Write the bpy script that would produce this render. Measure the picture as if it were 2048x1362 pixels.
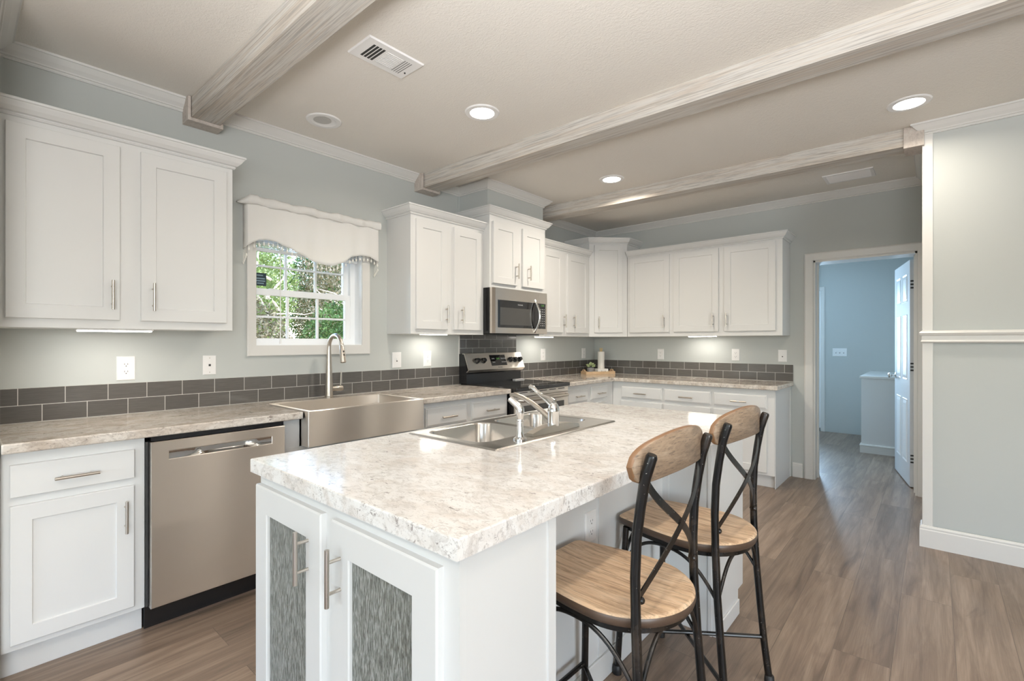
import bpy, bmesh, math, random
from mathutils import Vector, Matrix
random.seed(7)
PI = math.pi
for o in list(bpy.data.objects):
    bpy.data.objects.remove(o)
sc = bpy.context.scene
C = sc.collection

# ------------------------------------------------------------------ camera
F_PX, YH, YAW = 970.28, 684.77, 41.057
cam = bpy.data.cameras.new('camera'); cam.sensor_width = 36.0; cam.sensor_fit = 'HORIZONTAL'
cam.lens = F_PX / 2048 * 36; cam.shift_y = (YH - 681) / 2048; cam.clip_start = 0.02; cam.clip_end = 200
co = bpy.data.objects.new('camera', cam); C.objects.link(co)
co.location = (3.25, 0.0, 1.295); co.rotation_euler = (PI/2, 0, math.radians(YAW))
sc.camera = co

# ------------------------------------------------------------------ view, world, sun, daylight, fill lights
sc.view_settings.view_transform = 'Standard'; sc.view_settings.look = 'None'
sc.view_settings.gamma = 1.0; sc.view_settings.use_curve_mapping = False
sc.view_settings.exposure = 0.27
sc.cycles.use_denoising = True
sc.cycles.max_bounces = 10; sc.cycles.diffuse_bounces = 5; sc.cycles.glossy_bounces = 4
sc.cycles.transmission_bounces = 6; sc.cycles.transparent_max_bounces = 12
sc.cycles.sample_clamp_indirect = 4.0; sc.cycles.caustics_reflective = False; sc.cycles.caustics_refractive = False
w = bpy.data.worlds.new('world'); sc.world = w; w.use_nodes = True
wn = w.node_tree.nodes; wl = w.node_tree.links
bg = wn['Background']
sky = wn.new('ShaderNodeTexSky'); sky.sky_type = 'NISHITA'; sky.sun_disc = False
sky.sun_elevation = math.radians(48); sky.sun_rotation = math.radians(40); sky.air_density = 1.0; sky.dust_density = 1.5
wl.new(sky.outputs['Color'], bg.inputs['Color']); bg.inputs['Strength'].default_value = 1.25

def light(name, kind, loc, energy, color=(1, 1, 1), rot=(0, 0, 0), size=None, size_y=None, shape=None, spread=None):
    d = bpy.data.lights.new(name, kind); d.energy = energy; d.color = color
    if kind == 'AREA':
        d.shape = shape or 'RECTANGLE'; d.size = size
        if size_y: d.size_y = size_y
        if spread is not None: d.spread = spread
    o = bpy.data.objects.new(name, d); C.objects.link(o); o.location = loc; o.rotation_euler = rot
    return o
sun = light('sun', 'SUN', (0, 0, 10), 4.5, (1.0, 0.95, 0.86), rot=(math.radians(38), math.radians(30), math.radians(0)))
sun.data.angle = math.radians(1.0)
sun.rotation_euler = Vector((-0.42, -0.45, -0.78)).to_track_quat('-Z', 'Y').to_euler()
# added fill lights in unseen living area windows; daylight through the laundry door glass
FILL = (0.94, 0.975, 1.0)
light('back_fill', 'AREA', (2.2, -5.42, 1.45), 20, FILL, rot=(PI/2+0.6, 0, 0), size=2.6, size_y=1.7)
light('back_fill', 'AREA', (5.4, -5.42, 1.45), 19, FILL, rot=(PI/2+0.6, 0, 0), size=2.2, size_y=1.7)
light('side_fill', 'AREA', (7.42, -1.6, 1.4), 145, FILL, rot=(PI/2+0.5, 0, PI/2), size=2.4, size_y=1.9)
# added upward fill behind the camera, standing in for a bounced flash
ceiling_fill = light('ceiling_fill', 'AREA', (3.6, -0.9, 1.35), 110, (0.98, 0.985, 1.0), size=0.8, size_y=0.8, spread=math.radians(120))
ceiling_fill.rotation_euler = Vector((-0.12, 0.42, 0.90)).to_track_quat('-Z', 'Y').to_euler()
light('daylight_laundry', 'AREA', (1.55, 8.60, 1.45), 105, (0.47, 0.70, 0.94), rot=(PI/2, 0, PI), size=0.56, size_y=1.0)
light('laundry_lamp', 'AREA', (2.0, 6.9, 2.66), 20, (0.47, 0.70, 0.94), size=0.3, shape='DISK')

# ------------------------------------------------------------------ materials
def nodes(m): return m.node_tree.nodes, m.node_tree.links
def mat(name, col, rough=0.5, metal=0.0, spec=0.5, **kw):
    m = bpy.data.materials.new(name); m.use_nodes = True
    b = m.node_tree.nodes['Principled BSDF']
    b.inputs['Base Color'].default_value = (*col, 1); b.inputs['Roughness'].default_value = rough
    b.inputs['Metallic'].default_value = metal; b.inputs['Specular IOR Level'].default_value = spec
    for k, v in kw.items():
        b.inputs[k.replace('_', ' ')].default_value = v
    return m
def coords(m, scale=(1, 1, 1), rot=(0, 0, 0), loc=(0, 0, 0), kind='Object'):
    n, l = nodes(m)
    tc = n.new('ShaderNodeTexCoord'); mp = n.new('ShaderNodeMapping')
    mp.inputs['Scale'].default_value = scale; mp.inputs['Rotation'].default_value = rot; mp.inputs['Location'].default_value = loc
    if kind == 'World':
        g = n.new('ShaderNodeNewGeometry'); l.new(g.outputs['Position'], mp.inputs['Vector'])
    else:
        l.new(tc.outputs[kind], mp.inputs['Vector'])
    return mp.outputs['Vector']
def noise(m, vec, scale, detail=4, rough=0.5, dist=0.0):
    n, l = nodes(m); t = n.new('ShaderNodeTexNoise'); t.inputs['Scale'].default_value = scale
    t.inputs['Detail'].default_value = detail; t.inputs['Roughness'].default_value = rough; t.inputs['Distortion'].default_value = dist
    l.new(vec, t.inputs['Vector']); return t.outputs['Fac']
def ramp(m, fac, stops):
    n, l = nodes(m); r = n.new('ShaderNodeValToRGB'); e = r.color_ramp.elements
    while len(e) > 1: e.remove(e[-1])
    e[0].position = stops[0][0]; e[0].color = (*stops[0][1], 1)
    for p, c in stops[1:]:
        x = e.new(p); x.color = (*c, 1)
    l.new(fac, r.inputs['Fac']); return r.outputs['Color']
def mix(m, fac, a, b, blend='MIX'):
    n, l = nodes(m); x = n.new('ShaderNodeMix'); x.data_type = 'RGBA'; x.blend_type = blend
    for s, v in ((x.inputs[0], fac), (x.inputs[6], a), (x.inputs[7], b)):
        if isinstance(v, (int, float)): s.default_value = v
        elif isinstance(v, tuple): s.default_value = (*v, 1)
        else: l.new(v, s)
    return x.outputs[2]
def math_(m, op, a, b=None):
    n, l = nodes(m); x = n.new('ShaderNodeMath'); x.operation = op
    for s, v in ((x.inputs[0], a), (x.inputs[1], b)):
        if v is None: continue
        if isinstance(v, (int, float)): s.default_value = v
        else: l.new(v, s)
    return x.outputs[0]
def setc(m, sock, out):
    n, l = nodes(m); l.new(out, n['Principled BSDF'].inputs[sock])
def bump(m, h, strength=0.3, dist=0.002):
    n, l = nodes(m); b = n.new('ShaderNodeBump'); b.inputs['Strength'].default_value = strength; b.inputs['Distance'].default_value = dist
    l.new(h, b.inputs['Height']); l.new(b.outputs['Normal'], n['Principled BSDF'].inputs['Normal'])
def grey(v): return (v, v, v)

M = {}
# wall paint: pale grey with a green cast, a very light orange peel
m = M['wall'] = mat('wall_paint', (0.505, 0.525, 0.508), 0.55, spec=0.3)
bump(m, noise(m, coords(m, kind='World'), 260, 2), 0.10, 0.001)
m = M['ceiling'] = mat('ceiling_texture', (0.80, 0.765, 0.71), 0.8, spec=0.2)
v = coords(m, kind='World', scale=(1, 1.6, 1)); h = noise(m, v, 70, 3, 0.6, 0.6)
bump(m, h, 0.5, 0.005)
M['white'] = mat('white_cabinet_paint', (0.72, 0.72, 0.71), 0.32, spec=0.45)
M['panel'] = mat('white_island_paint', (0.70, 0.705, 0.70), 0.35, spec=0.4)
M['trim'] = mat('white_trim_paint', (0.70, 0.69, 0.665), 0.35, spec=0.4)
M['vinyl'] = mat('white_vinyl', (0.90, 0.92, 0.94), 0.3, spec=0.5)
M['door_paint'] = mat('satin_door_paint', (0.62, 0.63, 0.64), 0.6, spec=0.3)
M['plastic'] = mat('white_plastic', (0.82, 0.81, 0.80), 0.3)
M['nickel'] = mat('brushed_nickel', (0.56, 0.51, 0.45), 0.30, 1.0)
M['chrome'] = mat('polished_chrome', (0.80, 0.79, 0.77), 0.10, 1.0)
M['black'] = mat('black_enamel', (0.010, 0.010, 0.011), 0.22, spec=0.6)
M['black_matte'] = mat('black_plastic', (0.012, 0.012, 0.012), 0.5)
M['glassblack'] = mat('black_glass', (0.012, 0.012, 0.013), 0.04, spec=0.6)
M['window_dark'] = mat('oven_window_glass', (0.06, 0.058, 0.054), 0.12, spec=0.6)
M['slot'] = mat('dark_slot', (0.03, 0.03, 0.03), 0.7)
M['vent_shade'] = mat('vent_gap_grey', (0.22, 0.22, 0.22), 0.7)  # flat grey painted in for the shade between the vent louvers
M['green_led'] = mat('green_display', (0.02, 0.06, 0.01), 0.3)
M['green_led'].node_tree.nodes['Principled BSDF'].inputs['Emission Color'].default_value = (0.25, 0.8, 0.12, 1)
M['green_led'].node_tree.nodes['Principled BSDF'].inputs['Emission Strength'].default_value = 0.35
M['legend'] = mat('white_legend', (0.6, 0.6, 0.6), 0.5)
M['brass'] = mat('brass', (0.62, 0.40, 0.12), 0.3, 1.0)
M['green_leaf'] = mat('succulent_leaf', (0.44, 0.52, 0.27), 0.5)
M['pot'] = mat('grey_pot', (0.26, 0.25, 0.25), 0.6)
M['paper'] = mat('paper_towel', (0.80, 0.77, 0.72), 0.9, spec=0.1)

def brushed(name, col, rough, axis_scale, aniso=0.7, rot=0.25):
    m = mat(name, col, rough, 1.0)
    h = noise(m, coords(m, scale=axis_scale), 1.0, 3, 0.6)
    r = math_(m, 'MULTIPLY', h, 0.03); r = math_(m, 'ADD', r, rough - 0.015); setc(m, 'Roughness', r)
    b = m.node_tree.nodes['Principled BSDF']; b.inputs['Anisotropic'].default_value = aniso
    if aniso > 0.5:
        t = m.node_tree.nodes.new('ShaderNodeCombineXYZ'); t.inputs['Z'].default_value = 1.0; m.node_tree.links.new(t.outputs[0], b.inputs['Tangent'])
    return m
M['steel'] = brushed('stainless_steel', (0.50, 0.46, 0.415), 0.30, (700, 4, 700))
M['steel_front'] = brushed('stainless_front', (0.80, 0.745, 0.68), 0.34, (900, 0.5, 900), 1.0)
M['steel_bowl'] = brushed('stainless_bowl', (0.66, 0.635, 0.60), 0.24, (200, 200, 200), 0.0)

# laminate countertops: cream ground with tan clouds and grey brown flecks
def counter(name, ground, tan, dark, sc_=1.0, stretch=(1, 1, 1)):
    m = mat(name, ground, 0.10, spec=0.5)
    v = coords(m, kind='World', scale=stretch)
    cloud = ramp(m, noise(m, v, 7 * sc_, 5, 0.62, 0.8), [(0.44, (0, 0, 0)), (0.74, (1, 1, 1))])
    base = mix(m, cloud, ground, tan)
    vein = ramp(m, noise(m, v, 20 * sc_, 10, 0.78, 1.2), [(0.50, (0, 0, 0)), (0.565, (1, 1, 1)), (0.60, (0.2, 0.2, 0.2)), (0.66, (0.9, 0.9, 0.9))])
    base = mix(m, math_(m, 'MULTIPLY', vein, 0.55), base, tuple(c * 0.62 for c in tan))
    mask = ramp(m, noise(m, v, 10 * sc_, 3, 0.5), [(0.44, (0, 0, 0)), (0.62, (1, 1, 1))])
    fl = ramp(m, noise(m, v, 42 * sc_, 10, 0.78, 0.6), [(0.560, (0, 0, 0)), (0.60, (1, 1, 1))])
    base = mix(m, math_(m, 'MULTIPLY', fl, math_(m, 'ADD', math_(m, 'MULTIPLY', mask, 0.6), 0.30)), base, dark)
    fl2 = ramp(m, noise(m, v, 150 * sc_, 3, 0.6), [(0.62, (0, 0, 0)), (0.70, (1, 1, 1))])
    base = mix(m, math_(m, 'MULTIPLY', fl2, 0.5), base, tuple(c * 0.8 for c in dark))
    setc(m, 'Base Color', base)
    return m
M['counter_wall'] = counter('laminate_wall_run', (0.70, 0.65, 0.59), (0.46, 0.38, 0.31), (0.18, 0.14, 0.12), 1.0, (1.5, 0.8, 1.5))
M['counter_island'] = counter('laminate_island', (0.86, 0.85, 0.835), (0.70, 0.64, 0.59), (0.19, 0.16, 0.15), 1.2, (0.75, 1.25, 1.0))

# laminate floor planks along y
m = M['floor'] = mat('laminate_planks', (0.2, 0.15, 0.11), 0.33, spec=0.45)
n_, l_ = nodes(m)
g = n_.new('ShaderNodeNewGeometry'); sep = n_.new('ShaderNodeSeparateXYZ'); l_.new(g.outputs['Position'], sep.inputs[0])
cmb = n_.new('ShaderNodeCombineXYZ'); l_.new(sep.outputs['Y'], cmb.inputs['X']); l_.new(sep.outputs['X'], cmb.inputs['Y'])
br = n_.new('ShaderNodeTexBrick'); br.offset = 0.37; br.offset_frequency = 2; br.squash = 1.0
for k, val in (('Scale', 1.0), ('Mortar Size', 0.0012), ('Mortar Smooth', 0.1), ('Bias', 0.0), ('Brick Width', 1.22), ('Row Height', 0.195)): br.inputs[k].default_value = val
br.inputs['Color1'].default_value = (0, 0, 0, 1); br.inputs['Color2'].default_value = (1, 1, 1, 1); br.inputs['Mortar'].default_value = (0.5, 0.5, 0.5, 1)
l_.new(cmb.outputs[0], br.inputs['Vector'])
tone = n_.new('ShaderNodeSeparateColor'); l_.new(br.outputs['Color'], tone.inputs[0]); tone = tone.outputs[0]
off = n_.new('ShaderNodeCombineXYZ'); l_.new(math_(m, 'MULTIPLY', tone, 37.0), off.inputs['Z']); l_.new(math_(m, 'MULTIPLY', tone, 11.0), off.inputs['X'])
add = n_.new('ShaderNodeVectorMath'); add.operation = 'ADD'; l_.new(cmb.outputs[0], add.inputs[0]); l_.new(off.outputs[0], add.inputs[1])
def vmap(m, vec, scale):
    n, l = nodes(m); x = n.new('ShaderNodeVectorMath'); x.operation = 'MULTIPLY'; l.new(vec, x.inputs[0]); x.inputs[1].default_value = scale; return x.outputs[0]
grain = noise(m, vmap(m, add.outputs[0], (0.55, 7.5, 1)), 2.6, 8, 0.60, 0.8)
fine = noise(m, vmap(m, add.outputs[0], (2, 90, 1)), 3.0, 5, 0.6, 0.1)
knots = noise(m, vmap(m, add.outputs[0], (1.0, 3.2, 1)), 2.0, 4, 0.5, 1.6)
colr = ramp(m, grain, [(0.28, (0.118, 0.083, 0.060)), (0.44, (0.195, 0.141, 0.104)), (0.56, (0.255, 0.188, 0.140)), (0.72, (0.325, 0.247, 0.188))])
colr = mix(m, ramp(m, fine, [(0.35, grey(0.0)), (0.65, grey(0.30))]), colr, (0.12, 0.086, 0.066))
colr = mix(m, ramp(m, knots, [(0.60, grey(0.0)), (0.74, grey(0.55))]), colr, (0.10, 0.072, 0.055))
tn = math_(m, 'ADD', math_(m, 'MULTIPLY', tone, 0.34), 0.86)
cx = n_.new('ShaderNodeCombineColor')
for k in range(3): l_.new(tn, cx.inputs[k])
colr = mix(m, 1.0, colr, cx.outputs[0], 'MULTIPLY')
colr = mix(m, math_(m, 'MULTIPLY', br.outputs['Fac'], 0.6), colr, (0.06, 0.045, 0.035))
setc(m, 'Base Color', colr)
setc(m, 'Roughness', math_(m, 'ADD', math_(m, 'MULTIPLY', fine, 0.14), 0.27))
bump(m, math_(m, 'SUBTRACT', fine, math_(m, 'MULTIPLY', br.outputs['Fac'], 2.0)), 0.16, 0.0012)

# glazed grey tiles, one material for each wall direction
def tile(name, axis, phase):
    m = mat(name, (0.1, 0.1, 0.1), 0.14, spec=0.55)
    n, l = nodes(m)
    g = n.new('ShaderNodeNewGeometry'); s = n.new('ShaderNodeSeparateXYZ'); l.new(g.outputs['Position'], s.inputs[0])
    c = n.new('ShaderNodeCombineXYZ'); l.new(math_(m, 'ADD', s.outputs[axis], phase), c.inputs['X']); l.new(math_(m, 'SUBTRACT', s.outputs['Z'], 0.9155), c.inputs['Y'])
    b = n.new('ShaderNodeTexBrick'); b.offset = 0.5; b.offset_frequency = 2; b.squash = 1.0
    for k, val in (('Scale', 1.0), ('Mortar Size', 0.0014), ('Mortar Smooth', 0.0), ('Bias', 0.0), ('Brick Width', 0.165), ('Row Height', 0.0818)): b.inputs[k].default_value = val
    b.inputs['Color1'].default_value = (0.094, 0.087, 0.080, 1); b.inputs['Color2'].default_value = (0.118, 0.110, 0.101, 1)
    b.inputs['Mortar'].default_value = (0.55, 0.53, 0.49, 1); l.new(c.outputs[0], b.inputs['Vector'])
    st = noise(m, vmap(m, c.outputs[0], (6, 120, 1)), 2.0, 4, 0.6)
    col = mix(m, 0.35, b.outputs['Color'], ramp(m, st, [(0.35, grey(0.6)), (0.65, grey(1.25))]), 'MULTIPLY')
    col = mix(m, b.outputs['Fac'], col, (0.55, 0.53, 0.49)); setc(m, 'Base Color', col)
    setc(m, 'Roughness', math_(m, 'ADD', math_(m, 'MULTIPLY', b.outputs['Fac'], 0.6), 0.13))
    bump(m, math_(m, 'SUBTRACT', math_(m, 'MULTIPLY', st, 0.15), b.outputs['Fac']), 0.4, 0.001)
    return m
M['tile_y'] = tile('grey_glazed_tile', 'Y', -0.193 + 0.165)
M['tile_x'] = tile('grey_glazed_tile_far', 'X', -2.146 + 0.165 * 14)

# whitewashed pine of the beams (grain along x) and the stools' oak
def wood(name, stops, axis_scale, rough, dark, dk=0.6, kind='World', spec=0.3, dist=1.0, lo=0.52):
    m = mat(name, (0.5, 0.5, 0.5), rough, spec=spec)
    v = coords(m, kind=kind, scale=axis_scale)
    a = noise(m, v, 2.4, 7, 0.66, dist)
    f = noise(m, vmap(m, v, (1.0, 2.6, 2.6)), 6.0, 5, 0.7, 0.25)
    c = ramp(m, a, stops)
    c = mix(m, ramp(m, f, [(lo, grey(0.0)), (lo+0.13, grey(dk))]), c, dark)
    setc(m, 'Base Color', c); bump(m, f, 0.35, 0.0015)
    return m
M['beam'] = wood('whitewashed_pine', [(0.28, (0.36, 0.335, 0.305)), (0.42, (0.54, 0.48, 0.41)), (0.55, (0.60, 0.58, 0.54)), (0.72, (0.56, 0.50, 0.42))], (0.45, 11, 11), 0.6, (0.26, 0.24, 0.225), 0.58, dist=0.9, lo=0.48)
M['bracket'] = wood('whitewashed_bracket', [(0.3, (0.42, 0.37, 0.33)), (0.5, (0.55, 0.49, 0.44)), (0.7, (0.58, 0.54, 0.49))], (14, 5, 5), 0.6, (0.30, 0.26, 0.23), 0.4)
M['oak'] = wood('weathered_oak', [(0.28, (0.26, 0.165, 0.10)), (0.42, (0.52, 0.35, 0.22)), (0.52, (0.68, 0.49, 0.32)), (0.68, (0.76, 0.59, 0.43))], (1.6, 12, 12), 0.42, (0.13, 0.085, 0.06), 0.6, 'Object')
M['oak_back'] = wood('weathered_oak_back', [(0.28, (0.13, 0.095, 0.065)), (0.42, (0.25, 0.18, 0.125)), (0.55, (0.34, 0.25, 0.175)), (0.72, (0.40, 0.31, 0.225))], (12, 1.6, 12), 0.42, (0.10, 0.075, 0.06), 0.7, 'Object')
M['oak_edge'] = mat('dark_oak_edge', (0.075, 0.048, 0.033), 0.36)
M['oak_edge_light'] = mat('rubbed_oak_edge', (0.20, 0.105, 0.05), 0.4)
M['tray'] = wood('pale_tray_wood', [(0.3, (0.55, 0.36, 0.20)), (0.7, (0.74, 0.55, 0.36))], (4, 4, 18), 0.5, (0.5, 0.33, 0.2), 0.3, 'Object')
m = M['iron'] = mat('black_rubbed_iron', (0.012, 0.012, 0.011), 0.27, 0.0, 0.4)
c1 = noise(m, coords(m), 14, 4, 0.6)
c2 = noise(m, coords(m), 170, 2, 0.5)
cc = mix(m, ramp(m, c1, [(0.48, grey(0.0)), (0.66, grey(0.8))]), (0.006, 0.006, 0.006), (0.028, 0.021, 0.016))
cc = mix(m, ramp(m, c2, [(0.735, grey(0.0)), (0.76, grey(0.9))]), cc, (0.5, 0.48, 0.45))
setc(m, 'Base Color', cc)
m = M['valance'] = mat('white_valance_cloth', (0.95, 0.945, 0.93), 0.85, spec=0.1)
n_, l_ = nodes(m); tr = n_.new('ShaderNodeBsdfTranslucent'); tr.inputs['Color'].default_value = (0.92, 0.89, 0.85, 1)
ms = n_.new('ShaderNodeMixShader'); ms.inputs[0].default_value = 0.30
l_.new(n_['Principled BSDF'].outputs[0], ms.inputs[1]); l_.new(tr.outputs[0], ms.inputs[2]); l_.new(ms.outputs[0], n_['Material Output'].inputs[0])
bump(m, noise(m, coords(m, kind='World', scale=(1, 1, 1)), 500, 2), 0.2, 0.0008)

m = M['glass'] = bpy.data.materials.new('window_glass'); m.use_nodes = True
n_, l_ = nodes(m); n_.remove(n_['Principled BSDF'])
t = n_.new('ShaderNodeBsdfTransparent'); gl = n_.new('ShaderNodeBsdfGlossy'); gl.inputs['Roughness'].default_value = 0.02
fr = n_.new('ShaderNodeFresnel'); fr.inputs['IOR'].default_value = 1.35; mx = n_.new('ShaderNodeMixShader')
l_.new(fr.outputs[0], mx.inputs[0]); l_.new(t.outputs[0], mx.inputs[1]); l_.new(gl.outputs[0], mx.inputs[2]); l_.new(mx.outputs[0], n_['Material Output'].inputs[0])

m = M['rain_glass'] = mat('rain_glass', (0.62, 0.68, 0.64), 0.12, spec=0.5)
n_, l_ = nodes(m); P = n_['Principled BSDF']; P.inputs['Transmission Weight'].default_value = 0.60; P.inputs['IOR'].default_value = 1.35
h = noise(m, coords(m, kind='World', scale=(1, 1, 0.13)), 300, 3, 0.6, 0.5)
bump(m, h, 0.9, 0.004)
setc(m, 'Base Color', ramp(m, h, [(0.38, (0.24, 0.25, 0.22)), (0.50, (0.46, 0.48, 0.43)), (0.62, (0.88, 0.90, 0.85))]))

def emis(name, col, s):
    m = mat(name, (0.8, 0.8, 0.8), 0.5); b = m.node_tree.nodes['Principled BSDF']
    b.inputs['Emission Color'].default_value = (*col, 1); b.inputs['Emission Strength'].default_value = s; return m
M['tassel'] = mat('cream_tassel', (0.88, 0.86, 0.80), 0.6)
M['lamp'] = emis('lamp_lens', (1.0, 0.95, 0.86), 9.0)
M['lamp_off'] = mat('unlit_lamp_lens', (0.52, 0.51, 0.49), 0.5)
M['bar_lamp'] = emis('light_bar_lens', (1.0, 0.95, 0.87), 9.0)

def leafy(name, a, b, c):
    m = mat(name, a, 0.6, spec=0.2); n, l = nodes(m)
    v = coords(m, kind='World'); f = noise(m, v, 3.0, 5, 0.7)
    setc(m, 'Base Color', ramp(m, f, [(0.35, a), (0.5, b), (0.66, c)])); return m
M['leaf_a'] = leafy('bright_foliage', (0.10, 0.15, 0.04), (0.20, 0.27, 0.09), (0.36, 0.40, 0.20))
M['leaf_b'] = leafy('dark_foliage', (0.02, 0.045, 0.012), (0.07, 0.13, 0.03), (0.19, 0.27, 0.08))
M['leaf_c'] = leafy('dry_foliage', (0.09, 0.08, 0.045), (0.20, 0.17, 0.10), (0.38, 0.32, 0.22))
M['bark'] = mat('pale_bark', (0.48, 0.40, 0.32), 0.8)
M['ground'] = leafy('garden_ground', (0.16, 0.17, 0.08), (0.26, 0.26, 0.12), (0.36, 0.32, 0.20))
M['sticker'] = mat('dark_sticker', (0.015, 0.03, 0.045), 0.4)
M['sticker_light'] = mat('sticker_lettering', (0.20, 0.30, 0.34), 0.5)
M['orange'] = mat('orange_ceramic', (0.65, 0.14, 0.05), 0.4)
M['cream'] = mat('cream_ceramic', (0.72, 0.62, 0.40), 0.5)
M['amber'] = mat('yellow_ceramic', (0.60, 0.48, 0.14), 0.5)

# ------------------------------------------------------------------ mesh helpers
class MB:
    def __init__(s): s.bm = bmesh.new()
    def box(s, x0, x1, y0, y1, z0, z1):
        vs = [s.bm.verts.new((x, y, z)) for x in (x0, x1) for y in (y0, y1) for z in (z0, z1)]
        for f in ((0, 1, 3, 2), (4, 6, 7, 5), (0, 4, 5, 1), (2, 3, 7, 6), (0, 2, 6, 4), (1, 5, 7, 3)):
            s.bm.faces.new([vs[i] for i in f])
        return s
    def tube(s, pts, r, seg=12, caps=True):
        pts = [Vector(p) for p in pts]; rs = r if isinstance(r, (list, tuple)) else [r] * len(pts)
        rings = []; up = None
        for i, p in enumerate(pts):
            d = (pts[min(i+1, len(pts)-1)] - pts[max(i-1, 0)]).normalized()
            if up is None:
                up = Vector((0, 0, 1)) if abs(d.z) < 0.9 else Vector((1, 0, 0))
            a = d.cross(up).normalized(); b = a.cross(d).normalized(); up = b
            rings.append([s.bm.verts.new(p + (a * math.cos(2*PI*k/seg) + b * math.sin(2*PI*k/seg)) * rs[i]) for k in range(seg)])
        for A, B in zip(rings, rings[1:]):
            for k in range(seg): s.bm.faces.new((A[k], A[(k+1) % seg], B[(k+1) % seg], B[k]))
        if caps: s.bm.faces.new(rings[0]); s.bm.faces.new(rings[-1][::-1])
        return s
    def lathe(s, prof, c, axis='Z', seg=24, close=True):
        # prof: (radius, height); axis direction of the height
        ax = {'X': Vector((1, 0, 0)), 'Y': Vector((0, 1, 0)), 'Z': Vector((0, 0, 1))}.get(axis) if isinstance(axis, str) else Vector(axis).normalized()
        t = Vector((0, 0, 1)) if abs(ax.z) < 0.9 else Vector((1, 0, 0)); a = ax.cross(t).normalized(); b = ax.cross(a).normalized(); c = Vector(c)
        rings = []
        for r, h in prof:
            rings.append([s.bm.verts.new(c + ax * h + (a * math.cos(2*PI*k/seg) + b * math.sin(2*PI*k/seg)) * max(r, 1e-5)) for k in range(seg)])
        for A, B in zip(rings, rings[1:]):
            for k in range(seg): s.bm.faces.new((A[k], A[(k+1) % seg], B[(k+1) % seg], B[k]))
        if close: s.bm.faces.new(rings[0]); s.bm.faces.new(rings[-1][::-1])
        return s
    def prism(s, poly, fn, t0, t1):
        # poly: 2-d points; fn(p, t) -> 3-d point
        A = [s.bm.verts.new(fn(p, t0)) for p in poly]; B = [s.bm.verts.new(fn(p, t1)) for p in poly]
        s.bm.faces.new(A); s.bm.faces.new(B[::-1])
        for i in range(len(poly)): s.bm.faces.new((A[i], A[(i+1) % len(poly)], B[(i+1) % len(poly)], B[i]))
        return s
    def rings(s, rs, cap0=True, cap1=True):
        R = [[s.bm.verts.new(p) for p in r] for r in rs]
        for A, B in zip(R, R[1:]):
            for k in range(len(A)): s.bm.faces.new((A[k], A[(k+1) % len(A)], B[(k+1) % len(A)], B[k]))
        if cap0: s.bm.faces.new(R[0])
        if cap1: s.bm.faces.new(R[-1][::-1])
        return s
    def sweep(s, path, prof, side=1, z=0):
        # path: xy points; prof: closed list of (out, z); side: +1 offsets to the left of the direction
        path = [Vector(p) for p in path]; N = []
        for i in range(len(path)):
            ds = []
            if i > 0: ds.append((path[i] - path[i-1]).normalized())
            if i < len(path) - 1: ds.append((path[i+1] - path[i]).normalized())
            ns = [Vector((-d.y, d.x)) * side for d in ds]
            if len(ns) == 2:
                n = (ns[0] + ns[1]).normalized(); n = n / max(0.2, n.dot(ns[0]))
            else: n = ns[0]
            N.append(n)
        return s.rings([[(p.x + n.x * o, p.y + n.y * o, z + h) for o, h in prof] for p, n in zip(path, N)])

def obj(name, mb, m, parent=None, smooth=False, bevel=0.0, seg=2, angle=35, recalc=True):
    bm = mb.bm if isinstance(mb, MB) else mb
    if recalc: bmesh.ops.recalc_face_normals(bm, faces=bm.faces)
    me = bpy.data.meshes.new(name)
    if parent is not None:
        base = parent.matrix_world_loc if hasattr(parent, 'matrix_world_loc') else wloc(parent)
    else:
        xs = [v.co for v in bm.verts]
        base = Vector(((min(v.x for v in xs) + max(v.x for v in xs)) / 2, (min(v.y for v in xs) + max(v.y for v in xs)) / 2, min(v.z for v in xs)))
    bmesh.ops.translate(bm, verts=bm.verts, vec=-base)
    bm.to_mesh(me); bm.free()
    for x in (m if isinstance(m, (list, tuple)) else [m]): me.materials.append(x)
    if smooth:
        for p in me.polygons: p.use_smooth = True
        me.set_sharp_from_angle(angle=math.radians(angle))
    o = bpy.data.objects.new(name, me); C.objects.link(o)
    if parent is not None: o.parent = parent
    else: o.location = base
    if bevel:
        b = o.modifiers.new('bevel', 'BEVEL'); b.width = bevel; b.segments = seg; b.limit_method = 'ANGLE'; b.angle_limit = math.radians(40)
        if not smooth:
            for p in me.polygons: p.use_smooth = True
            me.set_sharp_from_angle(angle=math.radians(30))
        b.harden_normals = False
    return o
def wloc(o):
    v = Vector((0, 0, 0))
    while o is not None: v = v + Vector(o.location); o = o.parent
    return v
def thing(name, label, cat, loc=(0, 0, 0), group=None):
    o = bpy.data.objects.new(name, None); C.objects.link(o); o.location = loc; o.empty_display_size = 0.05
    o['label'] = label; o['category'] = cat
    if group: o['group'] = group
    return o
def tag(o, label, cat, group=None, kind=None):
    o['label'] = label; o['category'] = cat
    if group: o['group'] = group
    if kind: o['kind'] = kind
    return o
def struct(name, mb, m, label=None, parent=None, **kw):
    o = obj(name, mb, m, parent, **kw)
    if parent is None:
        o['kind'] = 'structure'
        if label: o['label'] = label
    return o
def sgroup(name, label):
    o = bpy.data.objects.new(name, None); C.objects.link(o); o['kind'] = 'structure'; o['label'] = label; return o
def partlabel(o, t): o['label'] = t; return o

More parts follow.
